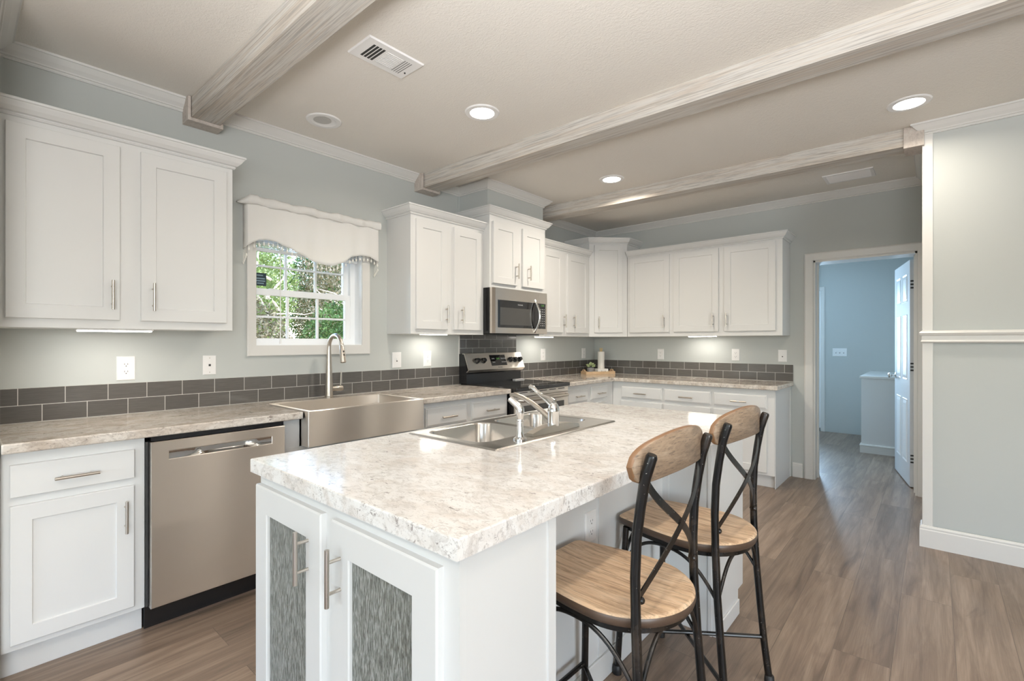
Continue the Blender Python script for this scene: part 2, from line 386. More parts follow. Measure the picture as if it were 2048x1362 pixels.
# wall frames: (u along the wall, w out of the wall, z)
class Fr:
    def __init__(s, o, u, w): s.o = Vector(o); s.u = Vector(u); s.w = Vector(w)
    def __call__(s, u, w, z): return s.o + s.u * u + s.w * w + Vector((0, 0, z))
FW = Fr((0, 0, 0), (0, 1, 0), (1, 0, 0))             # window wall, u = y, w = x
YF = 5.325
FF = Fr((0, YF, 0), (1, 0, 0), (0, -1, 0))           # far wall, u = x, w = distance from the wall
def fbox(mb, fr, u0, u1, w0, w1, z0, z1):
    A = [fr(u, w, z) for u, w, z in ((u0, w0, z0), (u1, w0, z0), (u1, w1, z0), (u0, w1, z0))]
    B = [fr(u, w, z) for u, w, z in ((u0, w0, z1), (u1, w0, z1), (u1, w1, z1), (u0, w1, z1))]
    return mb.rings([A, B])
def rect(fr, u0, u1, z0, z1, w, i=0.0):
    return [fr(u0+i, w, z0+i), fr(u1-i, w, z0+i), fr(u1-i, w, z1-i), fr(u0+i, w, z1-i)]
def shaker(fr, u0, u1, z0, z1, w, t=0.019, st=0.062):
    b = 0.0022
    return MB().rings([rect(fr, u0, u1, z0, z1, w), rect(fr, u0, u1, z0, z1, w+t-b), rect(fr, u0, u1, z0, z1, w+t, b),
                       rect(fr, u0, u1, z0, z1, w+t, st-0.0015), rect(fr, u0, u1, z0, z1, w+t-0.002, st), rect(fr, u0, u1, z0, z1, w+t-0.008, st+0.0015)])
def slab(fr, u0, u1, z0, z1, w, t=0.019, routed=False):
    b = 0.0022
    r = [rect(fr, u0, u1, z0, z1, w), rect(fr, u0, u1, z0, z1, w+t-0.006 if routed else w+t-b)]
    if routed: r += [rect(fr, u0, u1, z0, z1, w+t-0.005, 0.008), rect(fr, u0, u1, z0, z1, w+t, 0.012)]
    else: r += [rect(fr, u0, u1, z0, z1, w+t, b)]
    return MB().rings(r)
def bar_pull(fr, u, z, w, vert=True, L=0.137, gap=0.082, so=0.032, r=0.006):
    mb = MB(); hb = L/2; hg = gap/2
    if vert:
        mb.tube([fr(u, w+so, z-hb), fr(u, w+so, z+hb)], r, 14)
        for s in (-hg, hg): mb.tube([fr(u, w-0.001, z+s), fr(u, w+so, z+s)], r*0.72, 10)
    else:
        mb.tube([fr(u-hb, w+so, z), fr(u+hb, w+so, z)], r, 14)
        for s in (-hg, hg): mb.tube([fr(u+s, w-0.001, z), fr(u+s, w+so, z)], r*0.72, 10)
    return mb
def door(parent, fr, u0, u1, z0, z1, w, hu, hz, st=0.062, flat=False, L=0.137, gap=0.082):
    d = obj('door', slab(fr, u0, u1, z0, z1, w) if flat else shaker(fr, u0, u1, z0, z1, w, st=st), M['white'], parent)
    h = obj('handle', bar_pull(fr, hu, hz, w+0.019, True, L, gap), M['nickel'], d, smooth=True)
    return d
def drawer(parent, fr, u0, u1, z0, z1, w, routed=True, L=0.137):
    d = obj('drawer', slab(fr, u0, u1, z0, z1, w, routed=routed), M['white'], parent)
    obj('handle', bar_pull(fr, (u0+u1)/2, (z0+z1)/2 - 0.008, w+0.019, False, L, 0.088), M['nickel'], d, smooth=True)
    return d
CROWN = [(0, 0.0), (0.008, 0.0), (0.013, 0.007), (0.010, 0.014), (0.020, 0.017), (0.034, 0.032), (0.044, 0.048), (0.047, 0.054), (0.053, 0.056), (0.053, 0.066), (0, 0.066)]
def crown_cap(parent, path, side, z, k=1.0):
    return obj('crown_molding', MB().sweep(path, [(o*k, h) for o, h in CROWN], side, z), M['white'], parent)

# ------------------------------------------------------------------ room shell
ZC = 2.68
XR, YB = 7.5, -5.5
struct('floor', MB().box(-0.2, XR+0.2, YB-0.2, 8.6, -0.06, 0.0), M['floor'], 'brown laminate plank floor')
struct('ceiling', MB().box(-0.2, XR+0.2, YB-0.2, 8.6, ZC, ZC+0.1), M['ceiling'], 'textured beige white ceiling')
# window wall with the opening y 1.225..2.01, z 1.275..2.13
OY0, OY1, OZ0, OZ1 = 1.225, 2.010, 1.275, 2.13
mb = MB(); mb.box(-0.16, 0, -0.05, OY0, 0, ZC).box(-0.16, 0, OY1, YF+0.22, 0, ZC).box(-0.16, 0, OY0, OY1, 0, OZ0).box(-0.16, 0, OY0, OY1, OZ1, ZC)
struct('wall_left', mb, M['wall'], 'pale grey wall holding the kitchen window')
DX0, DX1, DZ = 2.388, 3.140, 2.065
mb = MB(); mb.box(0, DX0, YF, YF+0.22, 0, ZC).box(DX1, 3.75, YF, YF+0.22, 0, ZC).box(DX0, DX1, YF, YF+0.22, DZ, ZC)
struct('wall_far', mb, M['wall'], 'pale grey wall with the passage to the laundry room')
struct('wall_near', MB().box(-0.16, 0.62, -0.05, 0.110, 0, ZC), M['wall'], 'short end wall at the left edge')
struct('wall_corridor', MB().box(3.202, 3.30, 4.153, YF, 0, ZC), M['wall'], 'side wall beside the laundry passage')
struct('wall_partition', MB().box(3.202, XR, 4.053, 4.153, 0, ZC), M['wall'], 'white partition wall with chair rail')
# living area behind the camera: walls with window openings added for the fill lights
mb = MB()
xs = [(-0.16, 0.9), (3.5, 4.3), (6.5, XR)]
for a, b in xs: mb.box(a, b, YB-0.12, YB, 0, ZC)
for a, b in ((0.9, 3.5), (4.3, 6.5)):
    mb.box(a, b, YB-0.12, YB, 0, 0.6).box(a, b, YB-0.12, YB, 2.3, ZC)
struct('wall_back', mb, M['wall'], 'rear wall of the living area')
struct('wall_living_left', MB().box(-0.16, -0.05, YB, -0.05, 0, ZC), M['wall'], 'side wall of the living area')
mb = MB(); mb.box(XR, XR+0.12, YB, -2.8, 0, ZC).box(XR, XR+0.12, -0.4, 4.053, 0, ZC).box(XR, XR+0.12, -2.8, -0.4, 0, 0.45).box(XR, XR+0.12, -2.8, -0.4, 2.35, ZC)
struct('wall_right', mb, M['wall'], 'right wall of the living area')
# laundry room
struct('wall_laundry_back', MB().box(1.0, 1.28, 8.31, 8.43, 0, ZC).box(1.82, 3.8, 8.31, 8.43, 0, ZC).box(1.28, 1.82, 8.31, 8.43, 0, 0.98).box(1.28, 1.82, 8.31, 8.43, 1.92, ZC), M['wall'], 'back wall of the laundry room')
mb = MB(); mb.box(1.0, 1.1, YF+0.22, 8.31, 0, ZC)
struct('wall_laundry_left', mb, M['wall'], 'left wall of the laundry room')
struct('wall_laundry_right', MB().box(3.75, 3.85, YF, 8.43, 0, ZC), M['wall'], 'right wall of the laundry room')

# crown along walls and ceiling
WC = [(0, 0.0), (0.008, 0.0), (0.013, 0.006), (0.011, 0.012), (0.019, 0.014), (0.022, 0.020), (0.040, 0.034), (0.056, 0.050), (0.062, 0.056), (0.068, 0.057), (0.068, 0.068), (0, 0.068)]
ZW = ZC - 0.068
def wcrown(name, path, side, label): return struct(name, MB().sweep(path, WC, side, ZW), M['trim'], label)
wcrown('trim_1', [(0.62, 0.110), (0, 0.110), (0, 0.855)], -1, 'white crown molding left of the first beam')
wcrown('trim_2', [(0, 1.035), (0, 2.498)], -1, 'white crown molding above the window')
wcrown('trim_3', [(0, 2.692), (0, 3.005), (0.355, 3.005), (0.355, 3.785), (0, 3.785), (0, 3.93)], -1, 'white crown molding wrapping the vent chase')
wcrown('trim_4', [(0, 4.09), (0, YF), (3.202, YF), (3.202, 4.20)], -1, 'white crown molding along the far wall')
wcrown('trim_5', [(3.202, 4.10), (3.202, 4.053), (XR, 4.053)], -1, 'white crown molding on the partition wall')
wcrown('trim_6', [(XR, 4.05), (XR, YB), (0, YB)], -1, 'crown molding of the living area')
# vent chase above the microwave cabinet
mb = MB().box(0, 0.355, 3.005, 3.785, 2.45, ZC)
struct('wall_chase', mb, M['wall'], 'boxed chase between the microwave cabinet and the ceiling')
struct('trim_7', MB().box(0.0, 0.010, 2.985, 3.004, 2.33, ZW), M['wall'], 'thin batten in the corner of the chase')
struct('trim_8', MB().box(0.0, 0.012, 0.110, 0.145, 2.325, ZW), M['wall'], 'corner batten at the left edge')
# partition corner board, chair rail, baseboards
struct('trim_9', MB().box(3.190, 3.243, 4.043, 4.160, 0.13, ZW), M['trim'], 'flat corner board at the partition edge', bevel=0.003)
RAIL = [(0, 0), (0.012, 0.0), (0.020, 0.008), (0.014, 0.018), (0.014, 0.044), (0.022, 0.050), (0.027, 0.062), (0.020, 0.072), (0.010, 0.078), (0, 0.078)]
struct('trim_10', MB().sweep([(3.202, 4.165), (3.202, 4.045), (XR, 4.045)], RAIL, -1, 1.292), M['trim'], 'white chair rail across the partition')
BASE = [(0, 0), (0.013, 0.0), (0.013, 0.108), (0.010, 0.114), (0.011, 0.124), (0.006, 0.134), (0, 0.136)]
struct('baseboard_right', MB().sweep([(3.190, 4.16), (3.190, 4.043), (XR, 4.043)], BASE, -1, 0), M['trim'], 'tall white baseboard under the partition')
struct('baseboard_far', MB().sweep([(2.215, YF), (2.300, YF)], BASE, -1, 0), M['trim'], 'white baseboard stub beside the doorway')
struct('baseboard_near', MB().sweep([(0.635, -0.05), (0.635, 0.108)], BASE, -1, 0), M['trim'], 'white baseboard at the left edge')

# ------------------------------------------------------------------ ceiling beams
def beam(y0, slope, x1, label):
    W = 0.145
    t = thing('ceiling_beam', label, 'beam', (0, y0, 2.563), 'whitewashed ceiling beams')
    def q(x, dy, z): return (x, y0 + slope*x + dy, z)
    obj('beam_casing', MB().rings([[q(x, 0, 2.563), q(x, W, 2.563), q(x, W, ZC), q(x, 0, ZC)] for x in (0.003, x1)]), M['beam'], t, bevel=0.0015)
    return t, W
def clip(parent, x0, x1, ya, yb, zb=2.543):
    poly = [(ya, zb), (yb, zb), (yb, ZC-0.002), (yb-0.016, ZC-0.002), (yb-0.016, zb+0.0185), (ya+0.016, zb+0.0185), (ya+0.016, ZC-0.002), (ya, ZC-0.002)]
    if x0 == 0:
        # sloped ends: deeper at the bottom like the photo's bracket
        mb = MB(); fn = lambda p, t: (t, p[0], p[1])
        mb.prism(poly, fn, 0.0, 0.102)
    else:
        mb = MB().prism(poly, lambda p, t: (t, p[0], p[1]), x0, x1)
    return obj('bracket', mb, M['bracket'], parent, bevel=0.002)
t, W = beam(0.874, 0.004, XR-0.01, 'whitewashed wooden ceiling beam above the left wall cabinets, nearest of three'); clip(t, 0, 0, 0.855, 1.035)
t, W = beam(2.523, 0.012, XR-0.01, 'whitewashed wooden ceiling beam crossing above the island, between the two others'); clip(t, 0, 0, 2.499, 2.691)
t, W = beam(3.945, 0.030, 3.200, 'whitewashed wooden ceiling beam ending at the partition, farthest of three'); clip(t, 0, 0, 3.925, 4.11)
obj('bracket', MB().prism([(4.022, 2.545), (4.205, 2.545), (4.205, ZC-0.002), (4.022, ZC-0.002)], lambda p, t_: (t_, p[0], p[1]), 3.098, 3.201), M['bracket'], t, bevel=0.002)

# ------------------------------------------------------------------ recessed lights and vents
def can(x, y, lit, label, r=0.105):
    t = thing('recessed_light', label, 'ceiling light', (x, y, ZC), 'recessed ceiling lights')
    obj('trim_ring', MB().lathe([(0.070, -0.001), (0.074, -0.007), (r-0.006, -0.007), (r, -0.002), (r, 0.001), (0.070, 0.001)], (x, y, ZC), seg=40, close=False), M['plastic'], t, smooth=True)
    if lit:
        obj('lens', MB().lathe([(0.0, -0.0055), (0.0735, -0.0055), (0.0735, 0.0)], (x, y, ZC), seg=40, close=False), M['lamp'], t)
    else:
        obj('baffle', MB().lathe([(0.074, -0.0065), (0.058, -0.001), (0.0, -0.001)], (x, y, ZC), seg=40, close=False), M['plastic'], t, smooth=True)
        obj('lens', MB().lathe([(0.0, -0.0025), (0.054, -0.0025), (0.054, -0.001)], (x, y - 0.012, ZC), seg=40, close=False), M['lamp_off'], t)
    return t
WARM = (1.0, 0.90, 0.77)
LIT = [(1.195, 2.086, 'lit round ceiling light above the island sinks'), (1.186, 3.656, 'lit round ceiling light between the middle and far beams, above the stove side'),
       (3.138, 3.625, 'lit round ceiling light beside the partition corner'), (3.14, 1.75, 'ceiling light above the bar stools')]
can(0.376, 1.513, False, 'unlit round ceiling light in front of the window')
for x, y, s in LIT[:3]: can(x, y, True, s)
for x, y, e in ((1.195, 2.086, 9), (1.186, 3.656, 16), (3.138, 3.625, 6.5), (3.14, 1.75, 8), (1.2, -1.2, 7), (3.14, -1.2, 7), (5.2, 1.75, 7), (5.2, -1.2, 7)):
    light('downlight', 'AREA', (x, y, ZC-0.012), e, WARM, size=0.14, shape='DISK', spread=math.radians(158))
# ceiling register above the window side
t = thing('ceiling_vent', 'white metal ceiling vent with slatted louvers near the first beam', 'vent', (1.235, 1.40, ZC))
vx0, vx1, vy0, vy1 = 1.145, 1.335, 1.225, 1.535
Zv = ZC
def zr(x0, x1, y0, y1, z): return [(x0, y0, z), (x1, y0, z), (x1, y1, z), (x0, y1, z)]
obj('frame', MB().rings([zr(vx0, vx1, vy0, vy1, Zv), zr(vx0+0.004, vx1-0.004, vy0+0.004, vy1-0.004, Zv-0.008)]), M['plastic'], t)
gx0, gx1 = vx0+0.034, vx1-0.038
for k in range(4): obj('slot', MB().box(gx0, gx1, vy0+0.047+0.0175*k, vy0+0.059+0.0175*k, Zv-0.0084, Zv-0.0078), M['black_matte'], t)  # black strips on the solid plate paint the dark of open slots
for k in range(9):
    xa = gx0 + 0.004 + (gx1-gx0-0.004)*k/9
    obj('louver', MB().box(xa+0.0035, xa+0.0105, vy0+0.126, vy0+0.212, Zv-0.0105, Zv-0.0079), M['plastic'], t)
    obj('slot', MB().box(xa, xa+0.0028, vy0+0.126, vy0+0.212, Zv-0.0084, Zv-0.0078), M['vent_shade'], t)
for k in range(4): obj('slot', MB().box(gx0, gx1, vy0+0.222+0.0125*k, vy0+0.2265+0.0125*k, Zv-0.0084, Zv-0.0078), M['vent_shade'], t)
obj('lever', MB().lathe([(0.004, -0.012), (0.004, -0.006)], (gx0+0.030, vy1-0.026, Zv)), M['slot'], t)
t = thing('ceiling_vent', 'white louvered ceiling vent between the far beam and the far wall', 'vent', (2.71, 4.88, ZC))
obj('frame', MB().rings([zr(2.54, 2.885, 4.75, 5.005, ZC), zr(2.543, 2.882, 4.753, 5.002, ZC-0.008), zr(2.565, 2.86, 4.775, 4.98, ZC-0.008), zr(2.565, 2.86, 4.775, 4.98, ZC-0.001)], False, False), M['plastic'], t)
for k in range(14):
    ya = 4.778 + k*0.0145
    obj('louver', MB().rings([[(2.565, ya, ZC-0.0015), (2.86, ya, ZC-0.0015), (2.86, ya+0.001, ZC-0.0015), (2.565, ya+0.001, ZC-0.0015)], [(2.565, ya+0.011, ZC-0.008), (2.86, ya+0.011, ZC-0.008), (2.86, ya+0.012, ZC-0.008), (2.565, ya+0.012, ZC-0.008)]]), M['plastic'], t)

# ------------------------------------------------------------------ window
win = sgroup('window_1', 'white vinyl double hung kitchen window with grids')
def wpart(name, mb, m, parent=win, **kw): return obj(name, mb, m, parent, **kw)
cy0, cy1, cz0, cz1 = 1.198, 2.073, 1.208, 2.19
k = 0.068
mb = MB().rings([[(0, a, b) for a, b in ((cy0, cz0), (cy1, cz0), (cy1, cz1), (cy0, cz1))], [(0.013, a, b) for a, b in ((cy0, cz0), (cy1, cz0), (cy1, cz1), (cy0, cz1))],
                 [(0.016, a, b) for a, b in ((cy0+0.004, cz0+0.004), (cy1-0.004, cz0+0.004), (cy1-0.004, cz1-0.004), (cy0+0.004, cz1-0.004))],
                 [(0.012, a, b) for a, b in ((cy0+0.055, cz0+k), (cy1-0.066, cz0+k), (cy1-0.066, cz1-0.06), (cy0+0.055, cz1-0.06))],
                 [(0.0, a, b) for a, b in ((cy0+0.055, cz0+k), (cy1-0.066, cz0+k), (cy1-0.066, cz1-0.06), (cy0+0.055, cz1-0.06))]], False, False)
wpart('window_casing', mb, M['trim'])
J = [(OY0, OZ0), (OY1, OZ0), (OY1, OZ1), (OY0, OZ1)]
def wring(x, i, z_lo=None): return [(x, OY0+i, OZ0+i), (x, OY1-i, OZ0+i), (x, OY1-i, OZ1-i), (x, OY0+i, OZ1-i)]
wpart('window_jamb', MB().rings([wring(0.001, 0.0005), wring(-0.155, 0.0005), wring(-0.155, 0.006), wring(0.001, 0.006), wring(0.001, 0.0005)], False, False), M['vinyl'])
wpart('window_frame', MB().rings([wring(-0.085, 0.004), wring(-0.150, 0.004), wring(-0.150, 0.045), wring(-0.085, 0.045), wring(-0.085, 0.004)], False, False), M['vinyl'], bevel=0.002)
gy0_, gy1_ = 1.287, 1.926
def sash(x, z0, z1, sy0, sy1, name):
    def R(xx, a, b, c, d): return [(xx, a, c), (xx, b, c), (xx, b, d), (xx, a, d)]
    s = wpart(name, MB().rings([R(x, sy0, sy1, z0, z1), R(x-0.028, sy0, sy1, z0, z1), R(x-0.028, gy0_, gy1_, z0+0.042, z1-0.040), R(x, gy0_, gy1_, z0+0.042, z1-0.040), R(x, sy0, sy1, z0, z1)], False, False), M['vinyl'], bevel=0.0015)
    ga, gb = z0+0.042, z1-0.040
    obj('pane', MB().box(x-0.016, x-0.012, gy0_-0.004, gy1_+0.004, ga-0.004, gb+0.004), M['glass'], s)
    for j in (1, 2):
        yy = gy0_ + (gy1_-gy0_)*j/3
        obj('muntin', MB().box(x-0.022, x-0.006, yy-0.0085, yy+0.0085, ga, gb), M['vinyl'], s, bevel=0.003)
    zz = (ga+gb)/2
    obj('muntin', MB().box(x-0.0215, x-0.0065, gy0_, gy1_, zz-0.007, zz+0.007), M['vinyl'], s, bevel=0.003)
    return s
lower = sash(-0.090, 1.280, 1.648, 1.262, 1.972, 'sash')
upper = sash(-0.119, 1.612, 1.995, 1.255, 1.980, 'sash')
for yy in (1.40, 1.80): obj('sash_lock', MB().box(-0.105, -0.088, yy-0.022, yy+0.022, 1.648, 1.655), M['vinyl'], lower, bevel=0.002)
# raised blind
t = thing('window_blind', 'raised white mini blind bunched under the valance in the window', 'blind', (-0.055, 1.62, 2.12))
obj('headrail', MB().box(-0.075, -0.040, 1.236, 2.002, 2.085, 2.122), M['plastic'], t, bevel=0.002)
for k in range(17):
    z = 1.915 + k*0.0098
    obj('slat', MB().rings([[(-0.070, yy, z), (-0.056, yy, z+0.003), (-0.042, yy, z), (-0.042, yy, z-0.0012), (-0.056, yy, z+0.0018), (-0.070, yy, z-0.0012)] for yy in (1.238, 2.000)]), M['valance'], t)
obj('bottom_rail', MB().box(-0.071, -0.041, 1.238, 2.000, 1.888, 1.908), M['vinyl'], t, bevel=0.003)
obj('lift_cord', MB().tube([(-0.038, 1.425, 2.09), (-0.038, 1.425, 1.30)], 0.0030, 8).lathe([(0.006, 0), (0.005, 0.03)], (-0.038, 1.425, 1.286), seg=10), M['plastic'], t)
# sticker on the upper pane
t = thing('window_sticker', 'small dark square sticker on the upper left window pane', 'sticker', (-0.130, 1.33, 1.67))
obj('sheet', MB().box(-0.1305, -0.1295, 1.299, 1.371, 1.672, 1.757), M['sticker'], t)
for a, b, z in ((1.310, 1.350, 1.737), (1.308, 1.362, 1.716), (1.306, 1.364, 1.700), (1.312, 1.356, 1.684)):
    obj('lettering', MB().box(-0.1293, -0.1290, a, b, z, z+0.008), M['sticker_light'], t)

# valance with a ruffled header, scalloped hem and tassels
VP = [(1.182, 1.894), (1.215, 1.918), (1.250, 1.934), (1.290, 1.944), (1.350, 1.941), (1.423, 1.917), (1.506, 1.882), (1.592, 1.847), (1.681, 1.830), (1.737, 1.830), (1.813, 1.860), (1.891, 1.915), (1.961, 1.934), (2.036, 1.933), (2.109, 1.905)]
def hem(y):
    if y <= VP[0][0]: return VP[0][1]
    for (a, za), (b, zb) in zip(VP, VP[1:]):
        if y <= b: f = (y-a)/(b-a); f = f*f*(3-2*f)*0.5 + f*0.5; return za + (zb-za)*f
    return VP[-1][1]
t = thing('window_valance', 'white scalloped valance curtain with bead tassels over the kitchen window', 'curtain', (0.05, 1.65, 2.17))
mb = MB(); NY, NZ = 150, 14; grid = []
for i in range(NY+1):
    y = 1.180 + 0.935*i/NY; row = []
    for j in range(NZ+1):
        f = j/NZ; z = 2.158*(1-f) + hem(y)*f
        x = 0.062 + (0.006*math.sin(y*31+1.6*math.sin(y*7)) + 0.003*math.sin(y*57+1))*(0.3+0.7*f) + 0.005*f
        row.append(mb.bm.verts.new((x, y, z)))
    grid.append(row)
# returns to the wall at both ends
for i in (0, NY):
    pass
for A, B in zip(grid, grid[1:]):
    for j in range(NZ): mb.bm.faces.new((A[j], A[j+1], B[j+1], B[j]))
for end, dy in ((0, -0.004), (NY, 0.004)):
    prev = grid[end]
    for x in (0.035, 0.004):
        cur = [mb.bm.verts.new((x, v.co.y + dy, v.co.z - (0.02 if x < 0.01 else 0.01)*(j/NZ))) for j, v in enumerate(grid[end])]
        for j in range(NZ): mb.bm.faces.new((prev[j], prev[j+1], cur[j+1], cur[j]))
        prev = cur
o = obj('skirt', mb, M['valance'], t, smooth=True, angle=80)
s = o.modifiers.new('thick', 'SOLIDIFY'); s.thickness = 0.0015
mb = MB(); rings = []
for i in range(90):
    f = i/89; y = 1.128 + 0.995*f; a = 0.006*math.sin(y*33) + 0.005*math.sin(y*71+1)
    top = 2.206 + 0.004*math.sin(y*25) + (0.010 if 1.19 < y < 1.24 else 0) - (0.045*(1-(y-1.128)/0.06) if y < 1.188 else 0)
    zb = 2.150 + 0.004*math.sin(y*40+2)
    x0 = 0.066 + a if y > 1.17 else 0.066 - (1.17-y)*0.6
    rings.append([(x0-0.012, y, top-0.004), (x0-0.004, y, top), (x0+0.010, y, top-0.012), (x0+0.014, y, (top+zb)/2), (x0+0.010, y, zb+0.004), (x0, y, zb), (x0-0.014, y, zb+0.006), (x0-0.018, y, (top+zb)/2)])
mb.rings(rings); obj('header', mb, M['valance'], t, smooth=True, angle=80)
obj('curtain_rod', MB().tube([(0.004, 1.165, 2.175), (0.045, 1.165, 2.175), (0.058, 1.185, 2.175), (0.058, 2.100, 2.175), (0.045, 2.118, 2.175), (0.004, 2.118, 2.175)], 0.006, 8), M['plastic'], t, smooth=True)
k = 0
for i in range(32):
    y = 1.187 + 0.917*i/31; z = hem(y); x = 0.067 + 0.006*math.sin(y*31+1.6*math.sin(y*7))
    obj('tassel', MB().tube([(x, y, z+0.002), (x, y, z-0.018)], 0.0011, 5).lathe([(0.0008, 0), (0.0045, -0.005), (0.0062, -0.013), (0.0045, -0.020), (0.001, -0.023)], (x, y, z-0.016), seg=8), M['tassel'], t, smooth=True)
for y0, ys in ((1.178, -1), (2.112, 1)):
    for i in range(5):
        x = 0.055 - i*0.012; z = hem(y0) - 0.01*i
        obj('tassel', MB().tube([(x, y0, z+0.004), (x, y0, z-0.05)], 0.0011, 5).lathe([(0.0008, 0), (0.0045, -0.005), (0.0062, -0.013), (0.0045, -0.020), (0.001, -0.023)], (x, y0, z-0.048), seg=8), M['tassel'], t, smooth=True)

# ------------------------------------------------------------------ outside the window
def foliage(rng, n, c, r, size, squash=0.8):
    mb = MB(); n = int(n*2.6); size = size*0.50
    for _ in range(n):
        while True:
            p = Vector((rng.uniform(-1, 1), rng.uniform(-1, 1), rng.uniform(-1, 1)))
            if 0.35 < p.length < 1: break
        p = Vector((c[0] + p.x*r[0], c[1] + p.y*r[1], c[2] + p.z*r[2]))
        a = Vector((rng.gauss(0, 1), rng.gauss(0, 1), rng.gauss(0, 1))).normalized(); b = a.orthogonal().normalized()
        s = size*rng.uniform(0.5, 1.3); q = a*s; u = b*s*0.42
        vs = [mb.bm.verts.new(x) for x in (p-q, p+u, p+q, p-u)]; mb.bm.faces.new(vs)
    return mb
def tree(c, r, n, size, m, label, trunk=True, rng=None, cat='tree', name='tree', branches=0):
    t = thing(name, label, cat, (c[0], c[1], 0), 'trees outside the window')
    obj('foliage', foliage(rng, n, c, r, size), m, t, recalc=False)
    mb = MB(); mb.tube([(c[0], c[1], -0.6), (c[0]+0.05, c[1]+0.1, c[2]*0.6), (c[0], c[1]+0.05, c[2]+r[2]*0.3)], [0.10, 0.07, 0.03], 8)
    obj('trunk', mb, M['bark'], t, smooth=True)
    for _ in range(branches):
        a = Vector((c[0]+r[0]*0.8, c[1]+rng.uniform(-0.4, 0.4)*r[1], c[2]+rng.uniform(-0.5, 0.1)*r[2])); pts = [a]
        d = Vector((0.1, rng.choice((-1, 1))*rng.uniform(0.5, 1), rng.uniform(0.1, 0.8))).normalized()
        for _k in range(6):
            d = (d + Vector((rng.uniform(-0.2, 0.2), rng.uniform(-0.35, 0.35), rng.uniform(-0.3, 0.35)))).normalized(); pts.append(pts[-1] + d*0.20)
        obj('branch', MB().tube(pts, [0.035, 0.03, 0.026, 0.02, 0.016, 0.011, 0.006], 6), M['bark'], t, smooth=True)
rng = random.Random(3)
struct('ground', MB().box(-24, -0.25, -6, 26, -0.75, -0.65), M['ground'], 'ground outside the window')
tree((-5.2, 4.75, 0.9), (1.0, 0.70, 1.2), 3600, 0.075, M['leaf_b'], 'dark green bushy shrub low outside the window, right half of the view', rng=rng, cat='shrub', name='shrub')
tree((-5.4, 3.20, 0.9), (1.0, 0.70, 1.2), 3000, 0.075, M['leaf_c'], 'dry olive shrub low outside the window, left half of the view', rng=rng, cat='shrub', name='shrub', branches=3)
tree((-5.8, 6.70, 0.9), (1.0, 1.0, 1.1), 3000, 0.080, M['leaf_b'], 'dark green shrub outside the window, farthest right of the shrubs', rng=rng, cat='shrub', name='shrub')
tree((-8.5, 4.20, 2.5), (1.5, 1.15, 1.7), 4200, 0.09, M['leaf_a'], 'bright green tree outside the window, upper left', rng=rng, branches=9)
tree((-8.6, 6.70, 2.4), (1.5, 1.15, 1.7), 3600, 0.09, M['leaf_c'], 'dry tree with bare pale branches outside the window, upper right', rng=rng, branches=12)
tree((-9.0, 10.2, 2.6), (1.5, 1.9, 1.9), 3600, 0.10, M['leaf_a'], 'bright green tree outside the window, beyond its right side', rng=rng, branches=3)
tree((-13.0, 5.0, 2.6), (2.0, 2.2, 2.6), 8500, 0.15, M['leaf_a'], 'broad light green tree in the back row outside the window, leftmost', rng=rng)
tree((-13.0, 9.6, 2.8), (2.0, 2.2, 2.9), 9000, 0.15, M['leaf_b'], 'dark tree in the back row outside the window, middle', rng=rng)
tree((-13.0, 14.4, 2.6), (2.0, 2.3, 2.8), 4000, 0.14, M['leaf_c'], 'tan tree in the back row outside the window, rightmost', rng=rng)

# ------------------------------------------------------------------ wall cabinets
def ffr(mb, fr, u0, u1, z0, z1, w): return fbox(mb, fr, u0, u1, w-0.019, w, z0, z1)
def upper(name, label, fr, u0, u1, depth, z0, z1, doors, crown_path, crown_side, crown_z, base, wall_gap=0.0):
    t = thing(name, label, 'cabinet', base, 'white wall cabinets')
    obj('carcass', fbox(MB(), fr, u0, u1, wall_gap, depth-0.019, z0, z1), M['white'], t, bevel=0.0012)
    obj('face_frame', ffr(MB(), fr, u0-0.001, u1+0.001, z0-0.0005, z1, depth), M['white'], t, bevel=0.0012)
    for d0, d1, dz0, dz1, hu in doors: door(t, fr, d0, d1, dz0, dz1, depth, hu, 1.518 if dz0 < 1.6 else 1.935)
    if crown_path: crown_cap(t, crown_path, crown_side, crown_z)
    return t
D1, Z1, Z2 = 0.305, 1.360, 2.318
cabA = upper('wall_cabinet', 'wide white two-door wall cabinet left of the window', FW, 0.1115, 1.013, D1, Z1, Z2,
      [(0.137, 0.517, 1.400, 2.228, 0.486), (0.598, 0.980, 1.400, 2.228, 0.645)], [(D1, 0.1115), (D1, 1.014), (0.001, 1.014)], -1, 2.256, (0.15, 0.56, Z1))
cabB = upper('wall_cabinet', 'white two-door wall cabinet between the window and the microwave', FW, 2.232, 3.002, D1, Z1, Z2,
      [(2.272, 2.582, 1.397, 2.228, 2.562), (2.652, 2.966, 1.397, 2.228, 2.728)], [(0.001, 2.231), (D1, 2.231), (D1, 3.002)], -1, 2.256, (0.15, 2.6, Z1))
cabC = upper('wall_cabinet', 'raised white two-door cabinet directly above the microwave', FW, 3.004, 3.786, 0.38, 1.768, 2.452,
      [(3.035, 3.350, 1.806, 2.340, 3.332), (3.428, 3.745, 1.806, 2.340, 3.505)], [(0.001, 3.003), (0.38, 3.003), (0.38, 3.787), (0.31, 3.787)], -1, 2.392, (0.15, 3.4, 1.768))
cabD = upper('wall_cabinet', 'white two-door wall cabinet between the microwave and the corner cabinet', FW, 3.788, 4.706, D1, Z1, Z2,
      [(3.822, 4.176, 1.397, 2.228, 4.196-0.012), (4.258, 4.668, 1.397, 2.228, 4.366)], [(D1, 3.788), (D1, 4.706)], -1, 2.256, (0.15, 4.2, Z1))
